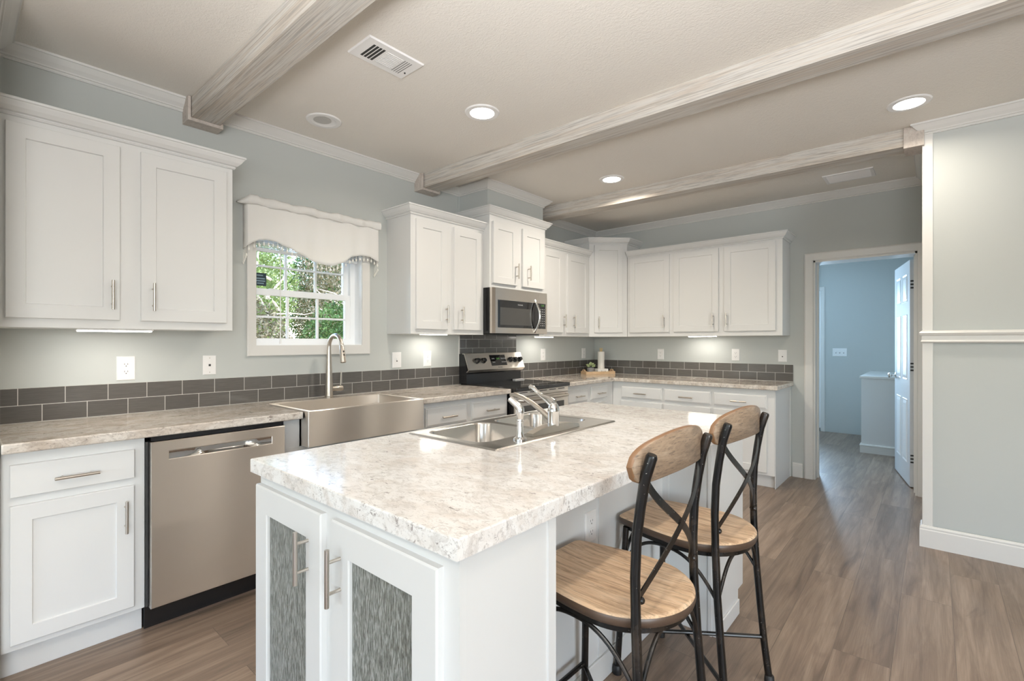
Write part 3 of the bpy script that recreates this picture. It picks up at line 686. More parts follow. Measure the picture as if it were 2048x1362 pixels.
cabF = upper('wall_cabinet', 'white three-door wall cabinet on the far wall beside the doorway', FF, 0.620, 2.190, D1, Z1, Z2,
      [(0.652, 1.115, 1.405, 2.240, 1.062), (1.160, 1.622, 1.405, 2.240, 1.572), (1.677, 2.136, 1.405, 2.240, 1.703)], [(0.620, YF-D1), (2.191, YF-D1), (2.191, YF-0.001)], -1, 2.256, (1.4, 5.2, Z1))
# crown path of F runs with the room on its right
# corner cabinet, taller, with a diagonal front
t = thing('wall_cabinet', 'tall white corner wall cabinet with a single angled door', 'cabinet', (0.2, 5.1, Z1), 'white wall cabinets')
E0 = 4.710; pts = [(0.001, E0), (0.305, E0), (0.613, YF-0.305), (0.613, YF-0.001), (0.001, YF-0.001)]
obj('carcass', MB().prism(pts, lambda p, z: (p[0], p[1], z), Z1-0.001, 2.470), M['white'], t, bevel=0.0012)
du = Vector((0.308, YF-0.305-E0, 0)); LD = du.length; du.normalize(); dw = Vector((du.y, -du.x, 0))
FE = Fr((0.305, E0, 0), du, dw)
door(t, FE, 0.058, LD-0.058, 1.405, 2.392, 0.0, 0.105, 1.518, st=0.055)
obj('crown_molding', MB().sweep([(0.001, E0), (0.305, E0), (0.613, YF-0.305), (0.613, YF-0.001)], CROWN, -1, 2.408), M['white'], t)

# ------------------------------------------------------------------ under-cabinet lights
def ucl(fr, u0, u1, w, label, e, dz=0.0):
    p = fr((u0+u1)/2, w, Z1)
    t = thing('under_cabinet_light', label, 'light bar', p, 'under cabinet light bars')
    mb = MB(); fbox(mb, fr, u0-0.006, u1+0.006, w-0.024, w+0.024, Z1-0.008+dz, Z1-0.0015+dz); obj('housing', mb, M['plastic'], t)
    mb = MB(); fbox(mb, fr, u0, u1, w-0.019, w+0.019, Z1-0.014+dz, Z1-0.008+dz); obj('lens', mb, M['bar_lamp'], t)
    a = u1-u0
    o = light('bar_light', 'AREA', p - Vector((0, 0, 0.018)), e, (1.0, 0.93, 0.84), size=a if fr is FF else 0.04, size_y=0.04 if fr is FF else a)
ucl(FW, 0.372, 0.652, 0.255, 'lit light bar under the left wall cabinet', 0.9)
ucl(FW, 2.46, 2.72, 0.14, 'lit light bar under the wall cabinet right of the window', 0.7, 0.010)
ucl(FW, 3.90, 4.17, 0.18, 'lit light bar under the wall cabinet right of the microwave', 0.9)
ucl(FF, 1.27, 1.55, 0.17, 'lit light bar under the three-door far wall cabinet', 0.9, 0.007)

# ------------------------------------------------------------------ tile backsplash
def tilebox(name, mb, m, label): return tag(obj(name, mb, m), label, 'tile backsplash')
tilebox('tile_backsplash', MB().box(0.0005, 0.008, 0.1115, 3.003, 0.9145, 1.079), M['tile_y'], 'low grey tile backsplash strip under the window')
tilebox('tile_backsplash', MB().box(0.0005, 0.008, 3.004, 3.788, 0.9145, 1.366), M['tile_y'], 'tall grey tile panel behind the stove')
tilebox('tile_backsplash', MB().box(0.0005, 0.008, 3.789, YF-0.0005, 0.9145, 1.079), M['tile_y'], 'low grey tile strip right of the stove')
tilebox('tile_backsplash', MB().box(0.009, 2.219, YF-0.008, YF-0.0005, 0.9145, 1.079), M['tile_x'], 'low grey tile backsplash strip along the far wall')
struct('trim_11', MB().box(0.0005, 0.006, 2.992, 3.004, 1.082, 1.358), M['trim'], 'thin caulk strip at the tile panel edge')

# ------------------------------------------------------------------ base cabinets
def basecab(label, fr, u0, u1, base, face=0.59, toe=0.54, doors=(), drawers=(), group='white base cabinets', side=None):
    t = thing('base_cabinet', label, 'cabinet', base, group)
    prof = [(0.010, 0.0), (toe, 0.0), (toe, 0.112), (face, 0.112), (face, 0.874), (0.010, 0.874)]
    obj('carcass', MB().prism(prof, lambda p, u: fr(u, p[0], p[1]), u0, u1), M['white'], t, bevel=0.0012)
    for d in doors: door(t, fr, *d[:4], face, d[4], d[5])
    for d in drawers: drawer(t, fr, d[0], d[1], d[2], d[3], face, routed=(d[4] if len(d) > 4 else True))
    return t
basecab('white base cabinet with one drawer and one door at the left edge', FW, 0.112, 0.556, (0.3, 0.33, 0),
        doors=[(0.136, 0.516, 0.139, 0.669, 0.484, 0.543)], drawers=[(0.136, 0.517, 0.702, 0.826, False)])
t = thing('base_cabinet', 'white base cabinet holding the farmhouse sink', 'cabinet', (0.3, 1.6, 0), 'white base cabinets')
obj('carcass', MB().prism([(0.010, 0.0), (0.54, 0.0), (0.54, 0.112), (0.59, 0.112), (0.59, 0.718), (0.010, 0.718)], lambda p, u: FW(u, p[0], p[1]), 1.166, 2.066), M['white'], t, bevel=0.0012)
obj('filler', MB().box(0.30, 0.59, 1.166, 1.256, 0.7182, 0.874), M['white'], t)
for a in ((1.285, 1.655, 0.139, 0.690, 1.62, 0.6), (1.675, 2.045, 0.139, 0.690, 1.71, 0.6)): door(t, FW, *a[:4], 0.59, a[4], a[5])
basecab('white base cabinet with two drawers between the farmhouse sink and the stove', FW, 2.068, 2.990, (0.3, 2.5, 0),
        doors=[(2.135, 2.520, 0.139, 0.669, 2.49, 0.55), (2.575, 2.975, 0.139, 0.669, 2.61, 0.55)], drawers=[(2.132, 2.522, 0.706, 0.838), (2.574, 2.976, 0.706, 0.838)])
basecab('white base cabinet with two drawers right of the stove', FW, 3.790, 4.734, (0.3, 4.2, 0),
        doors=[(3.85, 4.20, 0.139, 0.669, 4.17, 0.55), (4.27, 4.60, 0.139, 0.669, 4.30, 0.55)], drawers=[(3.85, 4.205, 0.706, 0.838), (4.268, 4.600, 0.706, 0.838)])
fb = basecab('white base cabinet with three drawers along the far wall', FF, 0.591, 2.190, (1.4, 5.0, 0),
        doors=[(0.70, 1.160, 0.139, 0.669, 1.12, 0.55), (1.180, 1.645, 0.139, 0.669, 1.60, 0.55), (1.668, 2.130, 0.139, 0.669, 1.70, 0.55)],
        drawers=[(0.70, 1.160, 0.702, 0.826), (1.180, 1.645, 0.702, 0.826), (1.668, 2.130, 0.702, 0.826)])
obj('side_panel', MB().box(2.190, 2.196, YF-0.586, YF-0.002, 0.001, 0.872), M['panel'], fb, bevel=0.001)
obj('scribe_strip', MB().box(2.196, 2.202, YF-0.03, YF-0.001, 0.001, 0.872), M['panel'], fb)

# ------------------------------------------------------------------ countertops
ZT, ZB_ = 0.9135, 0.8745
def worktop(name, pts, m, label, z0=ZB_, z1=ZT, bevel=0.006):
    o = obj(name, MB().prism(pts, lambda p, z: (p[0], p[1], z), z0, z1), m, bevel=bevel, seg=3)
    return tag(o, label, 'countertop')
worktop('countertop', [(0.001, 0.112), (0.635, 0.112), (0.635, 1.258), (0.165, 1.258), (0.165, 2.060), (0.635, 2.060), (0.635, 2.994), (0.001, 2.994)], M['counter_wall'], 'speckled beige laminate countertop running under the window around the farmhouse sink')
worktop('countertop', [(0.001, 3.790), (0.635, 3.790), (0.635, 4.690), (2.222, 4.690), (2.222, YF-0.001), (0.001, YF-0.001)], M['counter_wall'], 'L-shaped speckled beige laminate countertop in the far corner')

# ------------------------------------------------------------------ dishwasher
t = thing('dishwasher', 'stainless steel dishwasher with pocket handle and black toe kick', 'dishwasher', (0.35, 0.862, 0))
obj('tub', MB().box(0.05, 0.600, 0.572, 1.155, 0.115, 0.862), M['black_matte'], t)
obj('toe_kick', MB().box(0.535, 0.560, 0.560, 1.162, 0.001, 0.112), M['black'], t, bevel=0.001)
dy0, dy1, dz0, dz1 = 0.568, 1.156, 0.114, 0.852
ry0, ry1, rz0, rz1 = 0.632, 1.090, 0.765, 0.806
def R(x, a, b, c, d): return [(x, a, c), (x, b, c), (x, b, d), (x, a, d)]
mb = MB().rings([R(0.604, dy0, dy1, dz0, dz1), R(0.636, dy0, dy1, dz0, dz1), R(0.640, dy0+0.003, dy1-0.003, dz0+0.003, dz1-0.003),
                 R(0.640, ry0, ry1, rz0, rz1), R(0.6385, ry0+0.004, ry1-0.004, rz0+0.003, rz1-0.003)], True, False)
d = obj('door_panel', mb, M['steel_front'], t)
mb = MB(); n = 28; A = []; 
for i in range(n+1):
    y = ry0+0.004 + (ry1-ry0-0.008)*i/n; g = math.exp(-((y-0.875)/0.115)**4)
    A.append([(0.6385, y, rz1-0.003), (0.636-0.024*g, y, rz1-0.006), (0.636-0.026*g, y, rz0+0.012), (0.6375, y, rz0+0.003)])
R_ = [[mb.bm.verts.new(p) for p in r] for r in A]
for a, b in zip(R_, R_[1:]):
    for j in range(3): mb.bm.faces.new((a[j], a[j+1], b[j+1], b[j]))
obj('pocket_handle', mb, M['chrome'], d, smooth=True, angle=60)
obj('control_strip', MB().box(0.575, 0.628, dy0+0.004, dy1-0.004, 0.854, 0.8735), M['black'], t)
obj('gap_shade', MB().box(0.575, 0.600, 0.5575, 0.567, 0.115, 0.850), M['slot'], t)  # dark strip painting the shade in the gap beside the door

# ------------------------------------------------------------------ farmhouse sink
t = thing('farmhouse_sink', 'stainless steel apron-front farmhouse sink under the window', 'sink', (0.4, 1.66, 0.68))
sy0, sy1, sx0, sx1, sz = 1.262, 2.056, 0.168, 0.682, 0.9185
def Z(x0, x1, y0, y1, z, r=0.0, n=5):
    if r <= 0: return [(x0, y0, z), (x1, y0, z), (x1, y1, z), (x0, y1, z)]
    out = []
    for cx, cy, a in ((x0+r, y0+r, PI), (x1-r, y0+r, 1.5*PI), (x1-r, y1-r, 0), (x0+r, y1-r, 0.5*PI)):
        for k in range(n+1): out.append((cx + r*math.cos(a + k*PI/2/n), cy + r*math.sin(a + k*PI/2/n), z))
    return out
mb = MB().rings([Z(sx0, sx1, sy0, sy1, 0.722, 0.006), Z(sx0, sx1, sy0, sy1, sz-0.002, 0.006), Z(sx0+0.002, sx1-0.002, sy0+0.002, sy1-0.002, sz, 0.006)] +
                [Z(sx0+0.022, sx1-0.030, sy0+0.024, sy1-0.024, sz, 0.012), Z(sx0+0.024, sx1-0.032, sy0+0.026, sy1-0.026, sz-0.003, 0.012), Z(sx0+0.026, sx1-0.034, sy0+0.028, sy1-0.028, 0.75, 0.012), Z(sx0+0.04, sx1-0.05, sy0+0.04, sy1-0.04, 0.735, 0.012)])
obj('basin', mb, M['steel_front'], t, smooth=True, angle=30)
obj('drain', MB().lathe([(0.0, 0.002), (0.03, 0.003), (0.045, 0.001)], (0.38, 1.66, 0.735), close=False), M['chrome'], t, smooth=True)

# gooseneck pull-down faucet
t = thing('faucet', 'tall brushed nickel gooseneck faucet behind the farmhouse sink', 'faucet', (0.105, 1.692, ZT))
fx, fy = 0.105, 1.692
obj('body', MB().lathe([(0.030, 0.001), (0.030, 0.008), (0.0255, 0.012), (0.0245, 0.10), (0.020, 0.20), (0.0155, 0.30), (0.0145, 0.33)], (fx, fy, ZT), seg=24), M['nickel'], t, smooth=True)
pts = [(fx, fy, ZT+0.32)]
R0 = 0.083
for k in range(0, 15):
    a = PI - PI*0.93*k/14; pts.append((fx + R0 + R0*math.cos(a), fy, 1.262 + R0*0.98*math.sin(a)))
obj('spout', MB().tube(pts, 0.0135, 16), M['nickel'], t, smooth=True)
e = Vector(pts[-1]); dr = Vector((0.09, 0, -0.45)).normalized()
sp = obj('spray_head', MB().lathe([(0.0135, -0.004), (0.0142, 0.0), (0.0130, 0.004), (0.0155, 0.010), (0.0185, 0.095), (0.0190, 0.118), (0.016, 0.122)], e, axis=dr, seg=20), M['nickel'], t, smooth=True)
for f in (0.048, 0.072): obj('spray_button', MB().lathe([(0.0055, 0), (0.0055, 0.0035)], e + dr*f + Vector((0.016, 0, 0.003)), axis=(1, 0, 0.2), seg=10), M['slot'], sp)
h = obj('lever_hub', MB().lathe([(0.0185, 0.018), (0.0185, 0.055), (0.0195, 0.058), (0.0205, 0.062), (0.0205, 0.095), (0.018, 0.098)], (fx, fy, ZT+0.062), axis='Y', seg=20), M['nickel'], t, smooth=True)
obj('lever', MB().tube([(fx, fy+0.085, ZT+0.075), (fx, fy+0.088, ZT+0.12), (fx, fy+0.090, ZT+0.178)], [0.0045, 0.0038, 0.0032], 10), M['nickel'], h, smooth=True)

# ------------------------------------------------------------------ range
t = thing('stove', 'freestanding electric range with stainless backguard and black glass cooktop', 'stove', (0.35, 3.385, 0))
ra, rb = 3.003, 3.765
obj('body', MB().box(0.03, 0.650, ra+0.002, rb-0.002, 0.02, 0.895), M['black'], t)
obj('cooktop', MB().box(0.020, 0.690, ra, rb, 0.890, 0.925), M['glassblack'], t, bevel=0.006)
obj('rear_vent', MB().box(0.120, 0.160, 3.60, 3.74, 0.925, 0.934), M['plastic'], t, bevel=0.003)
# backguard
obj('backguard', MB().prism([(0.012, 0.924), (0.110, 0.924), (0.108, 1.010), (0.118, 1.030), (0.074, 1.182), (0.058, 1.190), (0.012, 1.190)], lambda p, y: (p[0], y, p[1]), ra-0.012, rb-0.025), M['black'], t)
bgp = [(0.060, 1.196), (0.088, 1.196), (0.148, 1.047), (0.118, 1.022), (0.110, 1.028), (0.134, 1.047), (0.080, 1.188), (0.060, 1.188)]
cp = obj('control_panel', MB().prism(bgp, lambda p, y: (p[0], y, p[1]), ra-0.018, rb-0.008), M['steel_front'], t)
nb = Vector((0.149, 0, 0.060)).normalized(); s0 = Vector((0.148, 0, 1.047)); s1 = Vector((0.088, 0, 1.196)); sl = (s1-s0)
def onpanel(y, f, out=0.0): p = s0 + sl*f + nb*out; return Vector((p.x, y, p.z))
def panelbox(y0, y1, f0, f1, out, th=0.001):
    return MB().rings([[onpanel(y0, f0, out), onpanel(y1, f0, out), onpanel(y1, f1, out), onpanel(y0, f1, out)], [onpanel(y0, f0, out+th), onpanel(y1, f0, out+th), onpanel(y1, f1, out+th), onpanel(y0, f1, out+th)]])
for y in (3.108, 3.192, 3.566, 3.632, 3.702):
    kn = obj('knob', MB().lathe([(0.026, 0.0), (0.026, 0.010), (0.021, 0.013), (0.0195, 0.032), (0.017, 0.035)], onpanel(y, 0.52, 0.0), axis=nb, seg=20), M['black'], cp, smooth=True)
disp = obj('display', panelbox(3.290, 3.505, 0.20, 0.86, 0.0008), M['glassblack'], cp)
def text(name, s, size, m, parent, mtx, depth=0.0003):
    cu = bpy.data.curves.new(name, 'FONT'); cu.body = s; cu.size = size; cu.extrude = depth; cu.align_x = 'CENTER'; cu.align_y = 'CENTER'; cu.resolution_u = 2
    tmp = bpy.data.objects.new(name, cu); C.objects.link(tmp); bpy.context.view_layer.update()
    me = bpy.data.meshes.new_from_object(tmp.evaluated_get(bpy.context.evaluated_depsgraph_get())); bpy.data.objects.remove(tmp); bpy.data.curves.remove(cu)
    me.materials.clear(); me.materials.append(m); me.name = name; o = bpy.data.objects.new(name, me); C.objects.link(o); o.parent = parent
    b = wloc(parent); mm = mtx.copy(); mm.translation = mm.translation - b; o.matrix_local = mm; return o
def basis(p, right, up):
    r = Vector(right).normalized(); u = Vector(up).normalized(); n = r.cross(u)
    return Matrix(((r.x, u.x, n.x, p[0]), (r.y, u.y, n.y, p[1]), (r.z, u.z, n.z, p[2]), (0, 0, 0, 1)))
text('clock_digits', '12:45', 0.020, M['green_led'], cp, basis(onpanel(3.395, 0.62, 0.003), (0, 1, 0), sl))
for y in (3.315, 3.335, 3.440, 3.458, 3.476, 3.492):
    for f in (0.38, 0.60):
        obj('button_legend', panelbox(y, y+0.009, f, f+0.06, 0.0022, 0.0003), M['legend'], cp)
text('logo', 'FRIGIDAIRE', 0.012, M['slot'], cp, basis(onpanel(3.40, 0.09, 0.001), (0, 1, 0), sl))
# front
fp = obj('front_trim', MB().box(0.640, 0.668, ra+0.004, rb-0.004, 0.845, 0.889), M['steel_front'], t)
for k in range(5):
    y = ra+0.06 + k*0.135; obj('vent_slot', MB().box(0.6675, 0.6690, y, y+0.10, 0.872, 0.878), M['slot'], fp)
od = obj('oven_door', MB().box(0.645, 0.672, ra+0.004, rb-0.004, 0.22, 0.842), M['steel_front'], t, bevel=0.004)
obj('oven_window', MB().box(0.6715, 0.6735, ra+0.10, rb-0.075, 0.36, 0.765), M['window_dark'], od, bevel=0.0005)
hp = [(0.666, ra+0.05, 0.815)] + [(0.705 + 0.008*math.sin(PI*k/10), ra+0.065 + (rb-ra-0.13)*k/10, 0.815) for k in range(11)] + [(0.666, rb-0.05, 0.815)]
obj('handle', MB().tube(hp, 0.0145, 12), M['nickel'], od, smooth=True)
obj('storage_drawer', MB().box(0.645, 0.668, ra+0.004, rb-0.004, 0.03, 0.21), M['steel_front'], t, bevel=0.004)

# ------------------------------------------------------------------ microwave
t = thing('microwave', 'stainless over-the-range microwave with curved chrome handle', 'microwave', (0.2, 3.385, 1.37))
ma, mb_, mz0, mz1 = 3.006, 3.768, 1.372, 1.7665
obj('body', MB().box(0.005, 0.378, ma, mb_, mz0, mz1), M['black'], t)
dr_ = obj('door', MB().rings([R(0.380, ma, mb_-0.13, mz0+0.002, mz1), R(0.405, ma, mb_-0.13, mz0+0.002, mz1), R(0.418, ma+0.030, mb_-0.13, mz0+0.002, mz1)]), M['steel_front'], t)
obj('glass_panel', MB().box(0.4175, 0.4195, ma+0.060, mb_-0.132, 1.424, 1.664), M['glassblack'], dr_, bevel=0.0004)
obj('viewing_window', MB().box(0.4190, 0.4200, ma+0.088, mb_-0.235, 1.448, 1.600), M['window_dark'], dr_)
text('logo', 'FRIGIDAIRE', 0.014, M['legend'], dr_, basis((0.4202, 3.365, 1.632), (0, 1, 0), (0, 0, 1)))
cpn = obj('control_side', MB().rings([R(0.380, mb_-0.129, mb_, mz0+0.002, mz1), R(0.418, mb_-0.129, mb_, mz0+0.002, mz1)]), M['steel_front'], t)
obj('keypad', MB().box(0.4175, 0.4195, mb_-0.127, mb_-0.026, 1.424, 1.664), M['glassblack'], cpn)
text('clock_digits', '12:45', 0.022, M['green_led'], cpn, basis((0.4202, mb_-0.074, 1.645), (0, 1, 0), (0, 0, 1)))
for i in range(8):
    for j in range(3):
        y = mb_-0.105 + j*0.026; z = 1.605 - i*0.022
        obj('key_legend', MB().box(0.4193, 0.4198, y, y+0.010, z, z+0.006), M['legend'], cpn)
pts = []
for k in range(17):
    f = k/16; z = 1.392 + (1.690-1.392)*f; b = math.sin(PI*f)
    pts.append((0.420 + 0.052*b, 3.575 + 0.010*b, z))
obj('handle', MB().tube([(0.417, 3.575, 1.392)] + pts + [(0.417, 3.575, 1.690)], [0.011]*19, 12), M['chrome'], dr_, smooth=True)
obj('vent_grille', MB().box(0.06, 0.36, ma+0.05, mb_-0.05, mz0-0.003, mz0-0.0002), M['slot'], t)

# ------------------------------------------------------------------ island
IX0, IX1, IY0, IY1 = 1.556, 2.555, 0.637, 2.662
SK = dict(x0=1.594, x1=2.092, y0=1.243, y1=2.090)
isl = thing('kitchen_island', 'white kitchen island base with glass-front end doors', 'island', (2.05, 1.6, 0))
px = 2.285
prof = lambda y0, y1, toe_y: [(y0, 0.112), (y0, 0.874), (y1, 0.874), (y1, 0.0), (toe_y, 0.0), (toe_y, 0.112)]
# near end block (open box behind the glass doors)
mb = MB()
e0, e1, f0, f1 = 1.592, 2.540, 0.675, 0.975
mb.box(e0, e1, f0+0.035, f1, 0.0, 0.112).box(e0, e0+0.018, f0+0.0, f1, 0.112, 0.870).box(e1-0.018, e1, f0, f1, 0.112, 0.870).box(e0+0.018, e1-0.018, f1-0.018, f1, 0.112, 0.870).box(e0+0.018, e1-0.018, f0+0.002, f1-0.018, 0.112, 0.130)
obj('end_cabinet', mb, M['panel'], isl, bevel=0.0012)
mb = MB(); 
for a, b, c, d in ((e0-0.001, 1.640, 0.112, 0.870), (e1-0.060, e1+0.001, 0.112, 0.870), (1.998, 2.100, 0.112, 0.870)): mb.box(a, b, f0-0.019, f0, c, d)
for a, b in ((1.640, 1.998), (2.100, e1-0.060)): mb.box(a, b, f0-0.019, f0, 0.112, 0.150).box(a, b, f0-0.019, f0, 0.800, 0.870)
obj('face_frame', mb, M['panel'], isl)
obj('shelf', MB().box(e0+0.019, e1-0.019, f0+0.01, f1-0.019, 0.505, 0.522), M['panel'], isl)
FI = Fr((0, f0-0.019, 0), (1, 0, 0), (0, -1, 0))
def glassdoor(u0, u1, hu):
    z0, z1, st = 0.139, 0.838, 0.083; b = 0.004; tt = 0.019
    d = obj('door', MB().rings([rect(FI, u0, u1, z0, z1, 0.0), rect(FI, u0, u1, z0, z1, tt-b), rect(FI, u0, u1, z0, z1, tt, b), rect(FI, u0, u1, z0, z1, tt, st-0.002), rect(FI, u0, u1, z0, z1, tt-0.004, st), rect(FI, u0, u1, z0, z1, 0.0, st), rect(FI, u0, u1, z0, z1, 0.0)], False, False), M['panel'], isl)
    obj('glass_pane', MB().rings([rect(FI, u0, u1, z0, z1, 0.004, st-0.004), rect(FI, u0, u1, z0, z1, 0.008, st-0.004)]), M['rain_glass'], d)
    obj('handle', bar_pull(FI, hu, 0.712, tt, True, 0.143, 0.078, 0.036), M['nickel'], d, smooth=True)
glassdoor(1.596, 2.020, 1.952); glassdoor(2.076, 2.494, 2.122)
# main body and far block
obj('body', MB().box(1.612, px, f1, 2.19, 0.0, 0.700).box(1.612, px, f1, 1.225, 0.700, 0.870).box(1.612, px, 2.105, 2.19, 0.700, 0.870).box(2.105, px, 1.225, 2.105, 0.700, 0.870), M['panel'], isl)
obj('far_cabinet', MB().prism([(2.190, 0.0), (2.465, 0.0), (2.465, 0.112), (2.540, 0.112), (2.540, 0.870), (2.190, 0.870)], lambda p, x: (x, p[0], p[1]), 1.60, 2.540), M['panel'], isl, bevel=0.0012)
for y in (1.00, 1.62): obj('batten', MB().box(px, px+0.006, y-0.016, y+0.016, 0.100, 0.870), M['panel'], isl)
obj('batten', MB().box(2.495, 2.510, 2.184, 2.190, 0.0, 0.870), M['panel'], isl)
obj('batten', MB().box(px, px+0.03, 2.184, 2.190, 0.0, 0.870), M['panel'], isl)
obj('batten', MB().box(2.540, 2.545, f1-0.030, f1, 0.0, 0.869), M['panel'], isl)
obj('kick_board', MB().box(px, px+0.010, f1, 2.184, 0.0, 0.095), M['panel'], isl, bevel=0.003)
obj('kick_board', MB().box(2.540, 2.548, 2.20, 2.462, 0.0, 0.070), M['panel'], isl, bevel=0.003)
# island top with sink cut-out
mb = MB()
O = [(IX0, IY0), (IX1, IY0), (IX1, IY1), (IX0, IY1)]; I = [(SK['x0']+0.02, SK['y0']+0.02), (SK['x1']-0.02, SK['y0']+0.02), (SK['x1']-0.02, SK['y1']-0.02), (SK['x0']+0.02, SK['y1']-0.02)]
b = 0.0035
def OR(z, i=0.0): return [(IX0+i, IY0+i, z), (IX1-i, IY0+i, z), (IX1-i, IY1-i, z), (IX0+i, IY1-i, z)]
mb.rings([OR(0.8705), OR(ZT-b), OR(ZT-0.001, 0.001), OR(ZT, b), [(x, y, ZT) for x, y in I], [(x, y, 0.8705) for x, y in I], OR(0.8705)], False, False)
ct = tag(obj('countertop', mb, M['counter_island']), 'large white speckled laminate top of the island', 'countertop')

# outlet factory
def plate(fr, uc, zc, label, kind='outlet', w=0.076, h=0.118, w0=0.0, scale=1.0):
    t = thing('wall_outlet' if kind in ('outlet', 'gfci') else ('light_switch' if kind in ('switch', 'triple') else 'phone_jack'), label, 'outlet' if kind in ('outlet', 'gfci') else ('switch' if kind in ('switch', 'triple') else 'jack'), fr(uc, w0, zc-h/2), 'wall plates')
    mb = MB().rings([rect(fr, uc-w/2, uc+w/2, zc-h/2, zc+h/2, w0), rect(fr, uc-w/2, uc+w/2, zc-h/2, zc+h/2, w0+0.003), rect(fr, uc-w/2, uc+w/2, zc-h/2, zc+h/2, w0+0.006, 0.004)])
    p = obj('cover_plate', mb, M['plastic'], t)
    def bx(n, u0, u1, a, b, m, wa=w0+0.005, wb=w0+0.0075, par=p): return obj(n, fbox(MB(), fr, u0, u1, wa, wb, a, b), m, par, bevel=0.0006)
    if kind == 'outlet' or kind == 'gfci':
        for s in (-1, 1):
            z = zc + s*0.0195
            bx('receptacle', uc-0.0165, uc+0.0165, z-0.0135, z+0.0135, M['plastic'])
            bx('slot', uc-0.008, uc-0.006, z-0.001, z+0.007, M['slot'], w0+0.0072, w0+0.0078)
            bx('slot', uc+0.006, uc+0.008, z-0.001, z+0.007, M['slot'], w0+0.0072, w0+0.0078)
            bx('slot', uc-0.002, uc+0.002, z-0.010, z-0.005, M['slot'], w0+0.0072, w0+0.0078)
    elif kind == 'jack':
        bx('socket', uc-0.006, uc+0.006, zc-0.006, zc+0.006, M['slot'], w0+0.0055, w0+0.0068)
        for s in (-1, 1): bx('screw', uc-0.0025, uc+0.0025, zc+s*0.042-0.0025, zc+s*0.042+0.0025, M['nickel'], w0+0.0055, w0+0.0068)
    else:
        for du_ in ((0,) if kind == 'switch' else (-0.046, 0, 0.046)):
            bx('toggle', uc+du_-0.005, uc+du_+0.005, zc-0.003, zc+0.012, M['plastic'], w0+0.005, w0+0.015)
            bx('slot', uc+du_-0.0055, uc+du_+0.0055, zc-0.013, zc-0.004, M['slot'], w0+0.0055, w0+0.0062)
    return t
plate(FW, 0.598, 1.157, 'large white double outlet under the left wall cabinet', 'gfci', 0.080, 0.127)
plate(FW, 0.993, 1.160, 'white phone jack plate left of the window sill', 'jack', 0.070, 0.114)
plate(FW, 2.323, 1.154, 'white switch plate right of the window', 'switch', 0.085, 0.124)
plate(FW, 2.634, 1.158, 'white outlet between the window and the stove', 'outlet', 0.082, 0.130)
plate(FW, 4.248, 1.160, 'white outlet on the wall right of the stove', 'outlet', 0.082, 0.130)
plate(FW, 5.068, 1.162, 'white outlet near the wall corner behind the plant', 'outlet', 0.080, 0.124)
plate(FF, 0.877, 1.160, 'white outlet on the far wall right of the paper towels', 'outlet', 0.076, 0.120)
plate(FF, 1.693, 1.166, 'white outlet on the far wall, in the middle of three', 'outlet', 0.076, 0.122)
plate(FF, 2.127, 1.164, 'white switch plate on the far wall beside the doorway', 'switch', 0.078, 0.118)
FP = Fr((px, 0, 0), (0, 1, 0), (1, 0, 0))
plate(FP, 1.548, 0.613, 'white outlet on the island panel behind the bar stools', 'outlet', 0.074, 0.114, 0.0003)

# island double sink
t = thing('double_sink', 'stainless steel double bowl drop-in sink in the island top', 'sink', (1.84, 1.66, ZT))
X0, X1, Y0, Y1 = SK['x0'], SK['x1'], SK['y0'], SK['y1']
bw = [(1.632, 1.975, 1.290, 1.650), (1.632, 1.975, 1.690, 2.045)]
mb = MB(); bm = mb.bm; n = 7
# flange as a grid between the two bowls
def loop(pts): return [bm.verts.new(p) for p in pts]
def strip(A, B):
    for k in range(len(A)): bm.faces.new((A[k], A[(k+1) % len(A)], B[(k+1) % len(B)], B[k]))
zt = ZT + 0.0045; ymid = (bw[0][3] + bw[1][2]) / 2
halves = [(Y0, ymid, bw[0]), (ymid, Y1, bw[1])]
for ya, yb, (a0, a1, b0, b1) in halves:
    r = 0.060; inner = Z(a0, a1, b0, b1, zt, r, n)
    outer = []
    ox0, ox1 = X0+0.012, X1-0.012; oy0 = ya+0.012 if ya == Y0 else ya; oy1 = yb-0.012 if yb == Y1 else yb
    for (x, y, z) in inner:
        # project to the outer rectangle from the bowl centre corner-wise
        fx_ = ox0 if x < a0+r*0.5 else (ox1 if x > a1-r*0.5 else None); fy_ = oy0 if y < b0+r*0.5 else (oy1 if y > b1-r*0.5 else None)
        outer.append((fx_ if fx_ is not None else x, fy_ if fy_ is not None else y, zt))
    A = loop(outer); B = loop(inner); strip(A, B)
    Cc = loop(Z(a0+0.004, a1-0.004, b0+0.004, b1-0.004, zt-0.006, r, n)); strip(B, Cc)
    D_ = loop(Z(a0+0.008, a1-0.008, b0+0.008, b1-0.008, 0.780, r, n)); strip(Cc, D_)
    E_ = loop(Z(a0+0.022, a1-0.022, b0+0.022, b1-0.022, 0.757, r*0.8, n)); strip(D_, E_)
    G = loop(Z(a0+0.10, a1-0.10, b0+0.10, b1-0.10, 0.752, 0.06, n)); strip(E_, G); bm.faces.new(G)
A = loop([(X0+0.012, Y0+0.012, zt), (X1-0.012, Y0+0.012, zt), (X1-0.012, Y1-0.012, zt), (X0+0.012, Y1-0.012, zt)])
B = loop([(X0+0.005, Y0+0.005, zt+0.0015), (X1-0.005, Y0+0.005, zt+0.0015), (X1-0.005, Y1-0.005, zt+0.0015), (X0+0.005, Y1-0.005, zt+0.0015)])
Cc = loop([(X0, Y0, ZT+0.0005), (X1, Y0, ZT+0.0005), (X1, Y1, ZT+0.0005), (X0, Y1, ZT+0.0005)])
strip(A, B); strip(B, Cc)
bmesh.ops.remove_doubles(bm, verts=bm.verts, dist=0.0002)
obj('basin', mb, M['steel_bowl'], t, smooth=True, angle=40)
